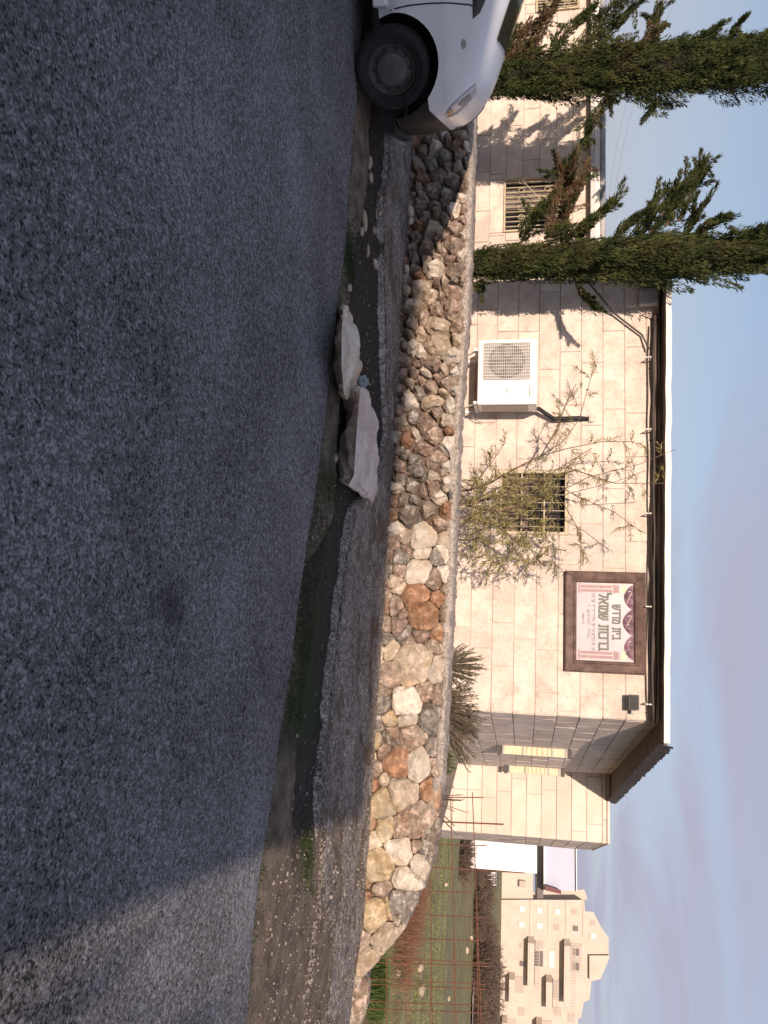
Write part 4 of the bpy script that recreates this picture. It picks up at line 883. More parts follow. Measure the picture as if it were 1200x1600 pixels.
cypress((b.x, Y2, .4), 8.6, .45, [
    br2(90, 900, -30, 1010, .13), br2(80, 930, 0, 1005, .08), br2(85, 790, 20, 860, .12, True), br2(90, 830, -10, 880, .10, True), br2(80, 860, 10, 930, .10), br2(75, 1020, 5, 1033, .07), br2(85, 1080, 35, 1130, .08), br2(60, 1140, 25, 1165, .04), br2(90, 990, 40, 1040, .09, True), br2(85, 1150, 45, 1215, .10), br2(150, 950, 232, 915, .075), br2(150, 957, 165, 955, .06), br2(100, 780, 40, 805, .14), br2(110, 790, 60, 840, .12, True), br2(155, 1030, 168, 1023, .02)],
    'tallest cypress behind the parked white car', 5, 560, (.15, 0))

def twigplant(rootobj, stems, leafL, leafW, ln, m, rng, droop=.3, seg=.05, jitter=.6, name='foliage'):
    P_, D_ = [], []
    for pts in stems:
        pts = np.array(pts); 
        for a, b_ in zip(pts, pts[1:]):
            L = np.linalg.norm(b_ - a); n = max(1, int(L / seg * ln)); t = rng.random(n)[:, None]; p = a + (b_ - a) * t; d = (b_ - a) / (L + 1e-9) + rng.normal(size=(n, 3)) * jitter; d[:, 2] -= droop
            P_.append(p); D_.append(d)
    P_ = np.concatenate(P_); D_ = np.concatenate(D_); n = len(P_)
    return build_flakes(flakes(P_, D_, rng.uniform(leafL * .6, leafL * 1.2, n), rng.uniform(leafW * .7, leafW * 1.2, n), rng), name, m, rootobj)
# --- willow-like shrub against the hall window
rng = np.random.default_rng(3)
dW = -.75
def wp(x, y, d=dW): s, z = FM.px(x, y, d); return np.array(FM.pt(s, d, z))
wb_ = wp(700, 775)
wil = root('willow_shrub', (wb_[0], wb_[1], .5), 'airy willow-like shrub with narrow leaves in front of the hall window', 'shrub')
mains = [[(705, 770), (735, 765), (765, 755), (800, 735), (845, 712)], [(700, 780), (740, 792), (775, 800), (820, 790), (870, 770)], [(700, 800), (735, 815), (775, 820), (810, 850)], [(705, 790), (745, 785), (790, 770), (850, 745), (900, 735)], [(845, 712), (880, 690), (905, 655), (915, 620), (930, 565)], [(845, 712), (890, 700), (940, 690), (990, 690)], [(870, 770), (920, 745), (1000, 725), (1055, 702)], [(850, 745), (900, 775), (960, 800), (1000, 830)], [(810, 850), (790, 870), (760, 885)], [(775, 820), (830, 860), (850, 885)], [(845, 712), (870, 670), (880, 640), (900, 600)], [(900, 735), (960, 755), (1040, 755)], [(735, 765), (770, 720), (790, 690)], [(870, 770), (900, 820), (910, 860)], [(820, 790), (860, 740), (925, 700)]]
leafst = []
for i, mn in enumerate(mains):
    pts = [wp(x, y, dW + .12 * math.sin(i * 2.1 + k)) for k, (x, y) in enumerate(mn)]
    MB().tube([Vector(p) for p in pts], [max(.004, (.017 if i < 4 else .006) * (1 - .75 * k / len(pts))) for k in range(len(pts))], 6).build('stem', MT['bark'], wil, smooth=True)
    for j in range(24 if i < 4 else 9):
        k = rng.uniform(.25 if i < 4 else .1, 1) * (len(pts) - 1); a = int(min(k, len(pts) - 2)); p = pts[a] + (pts[a + 1] - pts[a]) * (k - a)
        d = rng.normal(size=3) * [.7, .35, .5] + (pts[a + 1] - pts[a]) / np.linalg.norm(pts[a + 1] - pts[a]) * .6 + [0, 0, -.05]; L = rng.uniform(.08, .24); d = d / np.linalg.norm(d) * L
        leafst.append([p, p + d * .5 + [0, 0, .01], p + d + [0, 0, -.05 * L]])
for j in range(150):     # the thick drooping mass low down at the right of the window
    p = wp(rng.uniform(735, 870), rng.uniform(745, 880), dW + rng.uniform(-.2, .25)); d = rng.normal(size=3) * [.6, .3, .4] + [.2, 0, -.3]; d = d / np.linalg.norm(d) * rng.uniform(.12, .3)
    leafst.append([p, p + d * .5, p + d])
g = MB()
for s_ in leafst: g.tube([Vector(q) for q in s_], .0025, 3, cap=False)
tag(g.build('twigs', MT['bark'], wil), kind='stuff')
twigplant(wil, leafst, .075, .0095, 6.5, MT['willow'], rng, .35)
# --- dull spiky bush and little weeds along the top of the wall
def wtp(y, d=.7): s = FWALL.px(715, y, d)[0]; return np.array(FWALL.pt(s, d, .5))
def bush(name, c, label, cat, n, hgt, spread, m, leafL, leafW, ln, rng, lean=0, jitter=.35, droop=0):
    t = root(name, Vector(c), label, cat); st = []; g = MB()
    for i in range(n):
        a = rng.random() * 6.283; f = rng.random() ** .6; p = np.array(c) + np.array([math.cos(a), math.sin(a), 0]) * spread * f * .35
        tip = np.array(c) + np.array([math.cos(a) * spread * f + lean, math.sin(a) * spread * f * .6, hgt * rng.uniform(.55, 1.05) * (1 - .35 * f)]); mid = (p + tip) / 2 + [0, 0, .06 * hgt]
        st.append([p, mid, tip]); g.tube([Vector(p), Vector(mid), Vector(tip)], .004, 3, cap=False)
    tag(g.build('stems', MT['bark'], t), kind='stuff'); twigplant(t, st, leafL, leafW, ln, m, rng, droop, jitter=jitter); return t
bush('sage_bush', wtp(1040), 'dark upright tuft of the dull spiky bush, left half', 'bush', 70, .50, .24, MT['sage'], .05, .008, 5, rng)
bush('sage_bush', wtp(1110), 'sprawling dull grey spiky bush on the wall top beside the hall corner', 'bush', 150, .52, .48, MT['sage'], .05, .008, 4.2, rng, .12)
bush('green_weed', wtp(1192, .5), 'small bright green weed right of the dull spiky bush', 'weed', 40, .26, .13, MT['weed'], .045, .012, 4, rng)
bush('thin_weed', wtp(1256, .5), 'sparse pinkish dry weed beside the rebar stakes', 'weed', 14, .42, .26, MT['drybrush'], .03, .006, 1.4, rng, .05)
bush('clipped_shrub', np.array(FWALL.pt(FWALL.px(735, 452, .55)[0], .55, .58)), 'little green sprig at the foot of the right-hand cypress', 'weed', 40, .18, .12, MT['weed'], .03, .010, 5, rng)

# ------------------------------------------------------------------ rusty rebar mesh beyond the end of the wall
FB = Frame(*FWALL.pt(0, .62, 0).to_2d(), 16.62)
rb = root('rebar_fence', FB.pt(3.6, 0, -.3), 'rusty rebar mesh panel standing beyond the broken end of the wall', 'fence')
def rod(p, q, r=.005, name='rod'):
    (xa, ya), (xb, yb) = p, q; a = FB.px(xa, ya); b_ = FB.px(xb, yb)
    MB().tube([FB.pt(a[0], nz(xa, ya) * .015, a[1]), FB.pt(b_[0], nz(xb, yb) * .015, b_[1])], r, 5).build(name, MT['rust'], rb)
for p, q in [((690, 1246), (755, 1246)), ((690, 1284), (787, 1288)), ((680, 1320), (760, 1321)), ((655, 1354), (820, 1364)), ((600, 1391), (735, 1394)), ((575, 1426), (760, 1434)), ((560, 1464), (755, 1470)), ((540, 1494), (760, 1505)), ((540, 1502), (765, 1510)), ((540, 1528), (760, 1538)), ((540, 1536), (760, 1546)), ((540, 1563), (765, 1572)), ((540, 1575), (765, 1583)), ((540, 1598), (765, 1610)), ((540, 1612), (765, 1622))]:
    rod(p, q, .0075 if p == (690, 1284) else .0052)
for p, q in [((738, 1238), (752, 1600)), ((704, 1246), (714, 1640)), ((672, 1370), (676, 1640)), ((639, 1455), (640, 1640)), ((604, 1495), (604, 1640)), ((745, 1440), (748, 1640)), ((709, 1440), (708, 1640)), ((674, 1470), (672, 1640)), ((636, 1480), (634, 1640))]:
    rod(p, q, .0048)

# ------------------------------------------------------------------ plants and odds and ends in the field
rngf = np.random.default_rng(12)
def tuftfield(name, cpts, n, h, w, m, label, cat):
    P_, D_ = [], []
    for _ in range(n):
        c = cpts[rngf.integers(len(cpts))]; p = np.array([c[0] + rngf.normal() * c[2], c[1] + rngf.normal() * c[3], 0]); p[2] = zfield(p[0], p[1]) - .02
        P_.append(p); D_.append(np.array([rngf.normal() * .35, rngf.normal() * .35, 1.0]))
    P_ = np.array(P_); D_ = np.array(D_)
    o = build_flakes(flakes(P_, D_, rngf.uniform(h * .5, h, n), rngf.uniform(w * .6, w, n), rngf), name, m, None, (0, 0, 0)); return tag(o, label, cat, kind='stuff')
c = [ground(590, y, -.25) for y in (1525, 1545, 1560, 1575)]
tuftfield('grass_tuft', [(q.x, q.y + .1, .10, .09) for q in c], 2600, .30, .012, MT['weed'], 'bright green grass growing behind the end of the wall', 'grass')
c = [ground(x, y, -.3) for x, y in ((650, 1400), (655, 1430), (640, 1455), (668, 1385), (630, 1470), (640, 1440))]
tuftfield('dry_stalks', [(q.x, q.y, .35, .35) for q in c], 2600, .30, .010, MT['redbrush'], 'reddish dry stalks standing behind the rebar mesh', 'grass')
tuftfield('field_grass', [(x, y, 1.4, 1.8) for x in np.arange(4.5, 14, 1.3) for y in np.arange(9, 24, 1.6)], 14000, .10, .012, MT['fgrass'], 'short green grass covering the field beyond the wall', 'grass')
P_, D_ = [], []
for _ in range(4200):
    k = rngf.random()
    if k < .45: x = rngf.uniform(-.25, 1.35); y = interp(ROADE, x) + rngf.uniform(.03, .55)
    elif k < .65: x = rngf.normal(-1.95, .18); y = rngf.normal(6.05, .12)
    elif k < .8: x = rngf.normal(2.25, .12); y = rngf.normal(5.05, .08)
    else: x = rngf.uniform(-3, 3); y = interp(ROADE, x) + abs(rngf.normal()) * .03 + .01
    P_.append((x, y, zverge(x, y) - .004)); D_.append((rngf.normal() * .6, rngf.normal() * .6, .7))
P_ = np.array(P_); D_ = np.array(D_)
tag(build_flakes(flakes(P_, D_, rngf.uniform(.015, .045, len(P_)), rngf.uniform(.004, .008, len(P_)), rngf), 'verge_weeds', mat('dark_low_weeds', [(.022, .034, .010), (.05, .07, .02)], scale=5, rough=.8), None, (0, 0, 0)), 'sparse low dark weeds and moss along the road edge', 'weeds', kind='stuff')
def fieldpt(x, y, d0=40):
    r = ray(x, y); t = 5.0
    for _ in range(4000):
        q = CAMP + r * (t / FPX)
        if q.z < zfield(q.x, q.y): return q
        t += max(.02, t * .004)
    return CAMP + r * (d0 / FPX)
for i, (x, y, r) in enumerate(sorted([(653, 1512, .16), (655, 1547, .18), (620, 1520, .08), (728, 1485, .30), (735, 1465, .3), (700, 1560, .14), (695, 1382, .12), (742, 1365, .35)], key=lambda q: q[1])):
    rock('field_stone', fieldpt(x, y), r * .62, .7, 90 + i, ST['C'], ORD[i] + ' pale boulder in the field, counted away from the stone wing', 'rock', 'pale boulders in the field', i)
# a sunlit footpath, a bare hedge and thin trees further off
pa = [fieldpt(736, 1640), fieldpt(737, 1560), fieldpt(741, 1500), fieldpt(746, 1440)]; g = MB(); P = []
for i in range(40):
    k = i / 39 * 3; a = min(2, int(k)); q = pa[a].lerp(pa[a + 1], k - a); P.append([(q.x, q.y - 1.2, zfield(q.x, q.y - 1.2) + .10), (q.x, q.y, zfield(q.x, q.y) + .13), (q.x, q.y + 1.2, zfield(q.x, q.y + 1.2) + .10)])
g.grid(P); tag(g.build('footpath', mat('pale_gravel_path', [(.36, .31, .26), (.48, .42, .36)], scale=2, rough=.95)), kind='structure')
def bare(c, h, w, label, group, seed, n=260):
    rg = np.random.default_rng(seed); t = root('bare_shrub', c, label, 'shrub', group); g = MB(); st = []
    for i in range(n):
        a = rg.random() * 6.283; f = rg.random() ** .5; p = np.array(c) + [math.cos(a) * w * .3 * f, math.sin(a) * w * .3 * f, -.2]; tip = np.array(c) + [math.cos(a) * w * f, math.sin(a) * w * f, h * rg.uniform(.5, 1.0) * (1 - .3 * f)]
        mid = p * .5 + tip * .5 + rg.normal(size=3) * w * .08; g.tube([Vector(p), Vector(mid), Vector(tip)], [.05 * h / 3, .03 * h / 3, .012], 3, cap=False); st.append([mid, tip])
    tag(g.build('branches', MT['drybrush'], t), kind='stuff'); twigplant(t, st, h * .10, h * .016, 1.0, MT['drybrush'], rg, 0, seg=h * .03, jitter=.8)
hs = [(752, 1352, 2.2, 1.8), (756, 1378, 3.4, 2.6), (750, 1402, 2.6, 2.4), (752, 1428, 2.6, 2.4), (754, 1455, 3.0, 2.6), (756, 1482, 3.6, 3.0), (758, 1510, 4.6, 3.4), (757, 1540, 4.8, 3.6), (752, 1566, 3.4, 3.0), (750, 1592, 3.0, 2.8)]
for i, (x, y, h, w) in enumerate(hs):
    q = atY(x, y, 62 + (i % 3) * 4); q.z = zfield(q.x, q.y) - .1
    bare(q, h * .62, w * .9, ORD[i] + ' bare brown shrub of the far hedge, counted from the white hall', 'bare shrubs of the far hedge', 50 + i)

for i, (x, y) in enumerate(((745, 1312), (746, 1332), (745, 1350))):
    q = atY(x, y, 44 - i); q.z = zfield(q.x, q.y) - .1
    bare(q, 1.1, 1.3, ORD[i] + ' low scrub at the foot of the white hall, from the stone wing', 'low scrub below the white hall', 80 + i, 160)
# ------------------------------------------------------------------ far buildings
def farwin(parent, Y, x0, x1, y0, y1, m, fr, proud=.15):
    a = atY(x0, y0, Y); b_ = atY(x1, y1, Y); F0 = Frame(0, Y, 0)
    w = MB().fbox(F0, a.x - .12, b_.x + .12, -proud * .5, .2, a.z - .12, b_.z + .12).build('window', fr, parent)
    MB().fbox(F0, a.x, b_.x, -proud, -proud * .5 - .004, a.z, b_.z).build('pane', m, w)
YA = 130.0; FX = Frame(0, YA, 0)
ap = root('apartment_block', (atY(780, 1500, YA).x, YA + 6, zfield(70, 130)), 'pale stone apartment block with balconies across the field', 'building')
MT['apt'] = mat('hazed_cream_stone', [(.49, .42, .37), (.57, .495, .44)], scale=.5, rough=.95, bump=.0)  # walls paled in colour to stand in for distance haze
MT['apt2'] = mat('hazed_cream_render', [(.50, .43, .375), (.56, .485, .43)], scale=.5, rough=.95)
MT['win'] = flat('far_dark_window', (.17, .15, .145), .3); MT['win_g'] = flat('far_grey_window', (.42, .37, .335), .5); MT['win_w'] = flat('far_white_shutter', (.74, .70, .64), .6)
def silh(pts, Y, depth, m, parent, name='wall'):
    P = [atY(x, y, Y) for x, y in pts]; return MB().prism(P, [q + Vector((q.x / Y * depth, depth, 0)) for q in P]).build(name, m, parent)
silh([(740, 1406), (740, 1720), (900, 1720), (903, 1592), (908, 1590), (912, 1566), (921, 1562), (924, 1533), (938, 1530), (951, 1500), (951, 1466), (940, 1450), (927, 1425), (914, 1424), (913, 1406)], YA, 14, MT['apt'], ap)
silh([(740, 1363), (740, 1405.5), (833, 1405.5), (833, 1363)], YA + 1, 10, MT['apt2'], ap, 'low_wing')
silh([(833, 1395), (833, 1405.5), (918, 1405.5), (913, 1390), (868, 1390)], YA + 4, 10, MT['apt2'], ap, 'stair_tower')
silh([(921, 1493), (921, 1530), (945, 1512), (953, 1493)], YA - .8, 8, MT['apt2'], ap, 'roof_turret')
for (x, y, w, m) in [(843, 1422, 0, 'win_w'), (871, 1424, 0, 'win_w'), (898, 1425, 0, 'win_g'), (816, 1420, 0, 'win_w'), (815, 1444, 0, 'win_w'), (843, 1446, 0, 'win_w'), (870, 1449, 0, 'win_g'), (899, 1450, 0, 'win'), (927, 1442, 0, 'win_g'), (927, 1462, 0, 'win_w'), (816, 1477, 0, 'win_g'), (816, 1505, 0, 'win'), (862, 1498, 14, 'win_w'), (925, 1502, 0, 'win_w'), (817, 1382, 0, 'win_g')]:
    farwin(ap, YA, x - 4, x + 4, y - 4.5 - w * .6, y + 4.5 + w * .6, MT[m], MT['apt2'])
def balcony(x0, xr, xt, y0, y1, ws):
    a = atY(x0, y0, YA); b_ = atY(xr, y1, YA); t = atY(xt, y1, YA)
    bl = MB().fbox(FX, a.x, b_.x, -2.2, -.02, a.z, a.z + .25).build('balcony', MT['apt2'], ap)
    g = MB(); g.fbox(FX, a.x, b_.x, -2.2, -2.0, a.z + .26, b_.z); g.fbox(FX, a.x, a.x + .2, -1.99, -.02, a.z + .26, b_.z); g.fbox(FX, b_.x - .2, b_.x, -1.99, -.02, a.z + .26, b_.z); g.build('parapet', MT['apt2'], bl)
    for (ya, yb, m) in ws:
        c = atY(x0 + 3, ya, YA); d = atY(xt, yb, YA); MB().fbox(FX, c.x, d.x, -.10, -.01, a.z + .3, t.z).build('door', MT[m], bl)
balcony(825, 834, 848, 1462, 1535, [(1468, 1483, 'win_g'), (1484, 1510, 'win')])
balcony(881, 889, 908, 1466, 1560, [(1472, 1520, 'win_g')])
for (ya, yb) in ((1481, 1493), (1503, 1516)): farwin(ap, YA - .15, 896, 905, ya, yb, MT['win'], MT['apt2'])
balcony(853, 862, 876, 1522, 1568, [(1530, 1560, 'win_g')])
balcony(796, 804, 818, 1518, 1560, [(1524, 1552, 'win_g')])
balcony(838, 846, 862, 1588, 1640, [(1592, 1605, 'win_g')])
balcony(785, 792, 806, 1585, 1640, [(1590, 1605, 'win_g')])
for (x, y) in ((815, 1580), (872, 1580), (893, 1590), (818, 1610), (880, 1612)): farwin(ap, YA, x - 5, x + 5, y - 7, y + 7, MT['win_g'], MT['apt2'])
for x in (829, 857, 885, 912):
    a = atY(x, 1407, YA); b_ = atY(x, 1463, YA); MB().fbox(FX, a.x, b_.x, -.12, -.01, a.z - .1, a.z + .12).build('string_course', MT['apt2'], ap)
for (x0, y0, y1) in ((889.5, 1466, 1560), (834.5, 1462, 1535), (862.5, 1522, 1568)):
    a = atY(x0, y0, YA); b_ = atY(x0, y1, YA); g = MB(); g.fbox(FX, a.x, b_.x, -2.16, -2.08, a.z + .75, a.z + .85)
    for k in np.arange(a.x, b_.x, .45): g.fbox(FX, k, k + .06, -2.15, -2.09, a.z, a.z + .75)
    g.build('railing', MT['win_g'], ap)
for i, (x, y) in enumerate(((938, 1520), (932, 1527), (922, 1563), (917, 1572), (912, 1585))):
    q = atY(x, y, YA + 1); F1 = Frame(q.x, q.y, 0)
    wt = root('water_heater', q, ORD[i] + ' white roof tank of the far apartment block, from its ridge', 'tank', 'rooftop water tanks')
    MB().tube([F1.pt(-.7, 0, .5), F1.pt(.7, 0, .5)], .38, 8).build('tank', MT['win_w'], wt, smooth=True)
    MB().fbox(F1, -.6, .6, -.1, .1, -1.6, .15).build('stand', MT['win_g'], wt)
# white hall with a dark clerestory and a pale metal-clad upper storey
YB = 48.0
wh = root('white_hall', (atY(760, 1335, YB).x, YB + 5, zfield(22, 50)), 'bright white flat building with pale clad upper floor tinted by sky reflection, right of the wing', 'building')
MT['bwhite'] = flat('white_render', (.80, .78, .76), .8); MT['clad'] = mat('sky_tinted_cladding', [(.40, .44, .56), (.47, .51, .63)], scale=.6, rough=.5)  # cladding colour holds the blue of the reflected sky
silh([(735, 1270), (735, 1356), (839, 1365), (839, 1270)], YB, 10, MT['bwhite'], wh)
silh([(839.5, 1270), (839.5, 1404), (849, 1404), (849, 1270)], YB + 1.5, 9, MT['win'], wh, 'clerestory')
silh([(849.5, 1270), (849.5, 1392), (899, 1392), (898, 1270)], YB + .6, 10, MT['clad'], wh, 'upper_floor')
silh([(899.3, 1268), (900.3, 1392.5), (901.6, 1392.5), (900.6, 1268)], YB + .4, 10, MT['bwhite'], wh, 'roof_edge')
silh([(849.6, 1268), (849.6, 1392.5), (851.4, 1392.5), (851.4, 1268)], YB + .3, .2, MT['bwhite'], wh, 'string_course')
silh([(851.6, 1383), (851.6, 1391), (877, 1397), (877, 1391)], YB - .3, .8, flat('dull_red_sheet', (.16, .07, .07), .7), wh, 'red_screen')
silh([(762, 1363), (762, 1382), (774, 1384), (774, 1363)], 70, 4, MT['bwhite'], None, 'shed')
tag(bpy.data.objects['shed'], 'small white shed at the hedge below the white hall', 'shed')

# ------------------------------------------------------------------ parked white car, its nose towards the right
CAR_YAW = rad(21.0); CO = Vector((-3.46, 6.10, 0.0))       # foot of the near front wheel's outer face
ce = Vector((math.cos(CAR_YAW), math.sin(CAR_YAW), 0)); cn_ = Vector((-math.sin(CAR_YAW), math.cos(CAR_YAW), 0))
HWD = .80
def cw(x, y, z): return CO + ce * (x * .64 if x > 0 else x) + cn_ * (HWD + y - .01) + Vector((0, 0, z))      # car space: x forward of the front axle, y across (near side -)
TOPL = [(-3.05, .60), (-3.0, .95), (-2.85, 1.25), (-2.55, 1.46), (-2.0, 1.53), (-1.4, 1.52), (-1.0, 1.44), (-.51, 1.255), (-.22, 1.14), (.03, 1.05), (.15, 1.015), (.275, .965), (.40, .90), (.50, .825), (.57, .74), (.61, .64), (.64, .52)]
WID = [(-3.05, .60), (-2.95, .70), (-2.7, .77), (-2.2, .80), (-.6, .80), (0, .80), (.2, .785), (.34, .755), (.44, .71), (.52, .65), (.58, .57), (.64, .44)]
BOT = [(-3.05, .34), (-2.6, .24), (-.4, .20), (.3, .24), (.64, .28)]
carr = root('parked_car', CO + cn_ * HWD + ce * -1.2, 'white parked hatchback with black bumper, cut off by the left edge', 'car')
stn = list(np.arange(-3.05, .641, .045)) + [.64]; ZL = [0, .02, .06, .12, .2, .28, .36, .44, .52, .60, .68, .76, .84, .90, .945, .98, 1.0]
rows = []
for x in stn:
    t = interp(TOPL, x); w = interp(WID, x); b0 = interp(BOT, x); row = []
    for f in ZL:
        z = b0 + (t - b0) * f
        gz_ = .90 + .10 * sstep(b0, b0 + .16, z) - .03 * sstep(.70, .96, z) - .30 * max(0, z - .95)
        tp = (t - z) / .13; rnd = 1 if tp > 1 else (.60 + .40 * math.sqrt(max(0, 1 - (1 - tp) ** 2)))
        crease = .006 * math.exp(-((z - .74) / .03) ** 2)
        row.append((w * gz_ * rnd + crease, z))
    rows.append(row)
g = MB(); P = []
for x, row in zip(stn, rows):
    ring = [(-y, z) for y, z in row] + [(y, z) for y, z in row[::-1]]
    zt_ = row[-1][1]; n0 = len(row)
    ring = ring[:n0] + [(-row[-1][0] * .5, zt_ + .018), (0, zt_ + .026), (row[-1][0] * .5, zt_ + .018)] + ring[n0:]
    P.append([cw(x, y, z) for y, z in ring] + [cw(x, 0, ring[0][1])] + [cw(x, *ring[0])])
g.grid(P); n = len(P[0]) - 1; m0 = len(P)
g.f += [tuple(range(n - 1, -1, -1)), tuple((m0 - 1) * (n + 1) + k for k in range(n))]
body = g.build('body', MT['car'], carr, smooth=True)
bm = bmesh.new(); bm.from_mesh(body.data); bmesh.ops.remove_doubles(bm, verts=bm.verts, dist=1e-4); bmesh.ops.recalc_face_normals(bm, faces=bm.faces); bm.to_mesh(body.data); bm.free()
bvh_src = body.data.copy()
tmpb = bmesh.new(); tmpb.from_mesh(bvh_src); BV = BVHTree.FromBMesh(tmpb); tmpb.free()
# wheel arches cut out of the body
cut = MB()
for wx in (0, -2.28):
    for sg_ in (-1, 1): cut.tube([cw(wx, sg_ * .52, .31), cw(wx, sg_ * 1.0, .31)], .352, 40)
co_ = cut.build('arch_cutter', None, carr)
md = body.modifiers.new('arch', 'BOOLEAN'); md.object = co_; md.operation = 'DIFFERENCE'; md.solver = 'EXACT'
me = bpy.data.meshes.new_from_object(body.evaluated_get(bpy.context.evaluated_depsgraph_get())); body.modifiers.clear(); body.data = me
cm = co_.data; bpy.data.objects.remove(co_); bpy.data.meshes.remove(cm)
# inner arches dark, lower bumper black: split off by place
o0 = worigin(carr)
def loc(v): q = v + o0 - CO - cn_ * (HWD - .01); return (q.dot(ce), q.dot(cn_), q.z)
bm = bmesh.new(); bm.from_mesh(me)
def bis(pc, no): bmesh.ops.bisect_plane(bm, geom=bm.verts[:] + bm.edges[:] + bm.faces[:], plane_co=pc - o0, plane_no=no)
bis(cw(0, 0, .565), Vector((0, 0, 1))); bis(cw(.30, 0, 0), ce); bis(cw(.50, 0, .565), (ce * -.72 + Vector((0, 0, .7))).normalized()); bis(cw(0, 0, .70), Vector((0, 0, 1))); bis(cw(.50, 0, 0), ce)
arch, bump_ = [], []
for f in bm.faces:
    x, y, z = loc(f.calc_center_median())
    if any((abs(math.hypot(x - wx, z - .31) - .352) < .012 and abs(f.normal.dot(cn_)) < .35 and abs(y) > .5) or (math.hypot(x - wx, z - .31) < .352 and abs(abs(y) - .52) < .02) for wx in (0, -2.28)): arch.append(f)
    elif x > .192 and (z < .565 or (z - .565) * .7 < (x - .32) * .72 and z < .70 and x > .32): bump_.append(f)
def split(faces, name, m):
    nb = bmesh.new(); vm = {}
    for f in faces:
        vv = []
        for v in f.verts:
            if v not in vm: vm[v] = nb.verts.new(v.co)
            vv.append(vm[v])
        try: nb.faces.new(vv).smooth = True
        except ValueError: pass
    me2 = bpy.data.meshes.new(name); nb.to_mesh(me2); nb.free(); me2.materials.append(m)
    o = bpy.data.objects.new(name, me2); COL.objects.link(o); o.parent = carr; o['wo'] = list(o0); return o
for wx in (0, -2.28):
    for sd in (-1, 1):
        split([f for f in arch if abs(loc(f.calc_center_median())[0] - wx) < .6 and loc(f.calc_center_median())[1] * sd > 0], 'wheel_arch', MT['black_plastic'])
bp_ = split(bump_, 'bumper', mat('dark_grey_bumper', [(.012, .012, .013), (.02, .02, .021)], scale=5, rough=.6))
bmesh.ops.delete(bm, geom=arch + bump_, context='FACES'); bm.to_mesh(me); bm.free()
me.polygons.foreach_set('use_smooth', [True] * len(me.polygons)); me.set_sharp_from_angle(angle=rad(40))
bpy.data.meshes.remove(bvh_src)
def decal(poly, name, m, parent=None, side=-1, out_=.005, step=.03):
    xs_ = [p[0] for p in poly]; zs_ = [p[1] for p in poly]; dense = []
    for i in range(len(poly)):
        a, b_ = poly[i], poly[(i + 1) % len(poly)]; n = max(1, int(math.hypot(b_[0] - a[0], b_[1] - a[1]) / step))
        dense += [(a[0] + (b_[0] - a[0]) * k / n, a[1] + (b_[1] - a[1]) * k / n) for k in range(n)]
    pts = [Vector(p) for p in dense] + [Vector((x, z)) for x in np.arange(min(xs_), max(xs_), step) for z in np.arange(min(zs_), max(zs_), step)]
    V, _, F_, _, _, _ = delaunay_2d_cdt(pts, [], [list(range(len(dense)))], 1, 1e-5)
    used = sorted({i for f in F_ for i in f}); ren = {k: i for i, k in enumerate(used)}; V = [V[k] for k in used]; F_ = [[ren[i] for i in f] for f in F_]
    vs = []
    for v in V:
        st = cw(v.x, side * 1.6, v.y) - o0; h, nrm, _, _ = BV.ray_cast(st, cn_ * -side)
        if h is None: h, nrm, _, _ = BV.find_nearest(cw(v.x, side * .5, v.y) - o0)
        if nrm.dot(cn_ * side) < 0: nrm = -nrm
        vs.append(h + nrm * out_ + o0)
    return MB().add(vs, [tuple(f) for f in F_]).build(name, m, parent or carr, smooth=True)
def strip(pts, w, name, m, side=-1, out_=.003):
    L_, R_ = [], []
    for i, p in enumerate(pts):
        a, b_ = pts[max(i - 1, 0)], pts[min(i + 1, len(pts) - 1)]; tx, tz = b_[0] - a[0], b_[1] - a[1]; l = math.hypot(tx, tz); nx_, nz_ = -tz / l * w / 2, tx / l * w / 2
        L_.append((p[0] + nx_, p[1] + nz_)); R_.append((p[0] - nx_, p[1] - nz_))
    return decal(L_ + R_[::-1], name, m, None, side, out_, .05)
for sd in (-1, 1):
    decal([(-.26, .925), (-.30, .98), (-.62, 1.14), (-.95, 1.30), (-1.15, 1.36), (-1.28, 1.36), (-1.28, .925)], 'side_window', MT['dark_glass'], None, sd)
    decal([(-1.34, .925), (-1.34, 1.36), (-2.1, 1.36), (-2.35, 1.2), (-2.45, .95)], 'side_window', MT['dark_glass'], None, sd)
    hl = decal([(.25, .93), (.36, .835), (.46, .75), (.55, .68), (.595, .69), (.53, .775), (.44, .855), (.33, .93)], 'headlight', mat('headlight_lens_%d' % (sd + 1), [(.45, .44, .43), (.60, .59, .58)], scale=12, rough=.08, spec=.6), None, sd, .008, .02)
    decal([(.34, .885), (.41, .82), (.46, .79), (.45, .82), (.38, .885)], 'reflector', MT['grey_metal'], hl, sd, .0125, .02)
    decal([(.49, .735), (.54, .70), (.56, .715), (.51, .755)], 'indicator', flat('amber_lamp_%d' % (sd + 1), (.35, .14, .04), .2), hl, sd, .0125, .02)
    decal([(-.10 + .034 * math.cos(t), .855 + .017 * math.sin(t)) for t in np.arange(0, 6.28, .5)], 'side_repeater', MT['grey_metal'], None, sd, .007, .02)
    strip([(-.37, .30), (-.385, .45), (-.385, .6), (-.375, .75), (-.355, .90), (-.33, .955)], .010, 'door_seam', MT['black_plastic'], sd)
    strip([(-1.31, .30), (-1.30, .92)], .010, 'door_seam', MT['black_plastic'], sd)
    decal([(-.44, .47), (-.50, .52), (-1.9, .52), (-1.9, .47)], 'side_moulding', MT['black_plastic'], None, sd, .008)
    g = MB(); g.fbox(FRc(cw(0, sd * .755, 0), ce, cn_), -1.92, -.40, -.03, .03, .165, .28); o = g.build('sill', MT['car'], carr); bv = o.modifiers.new('b', 'BEVEL'); bv.width = .018; bv.segments = 2
decal([(.545, .35), (.30, .40), (.30, .43), (.545, .38)], 'bumper_crease', MT['black_plastic'], bp_, -1, .004)
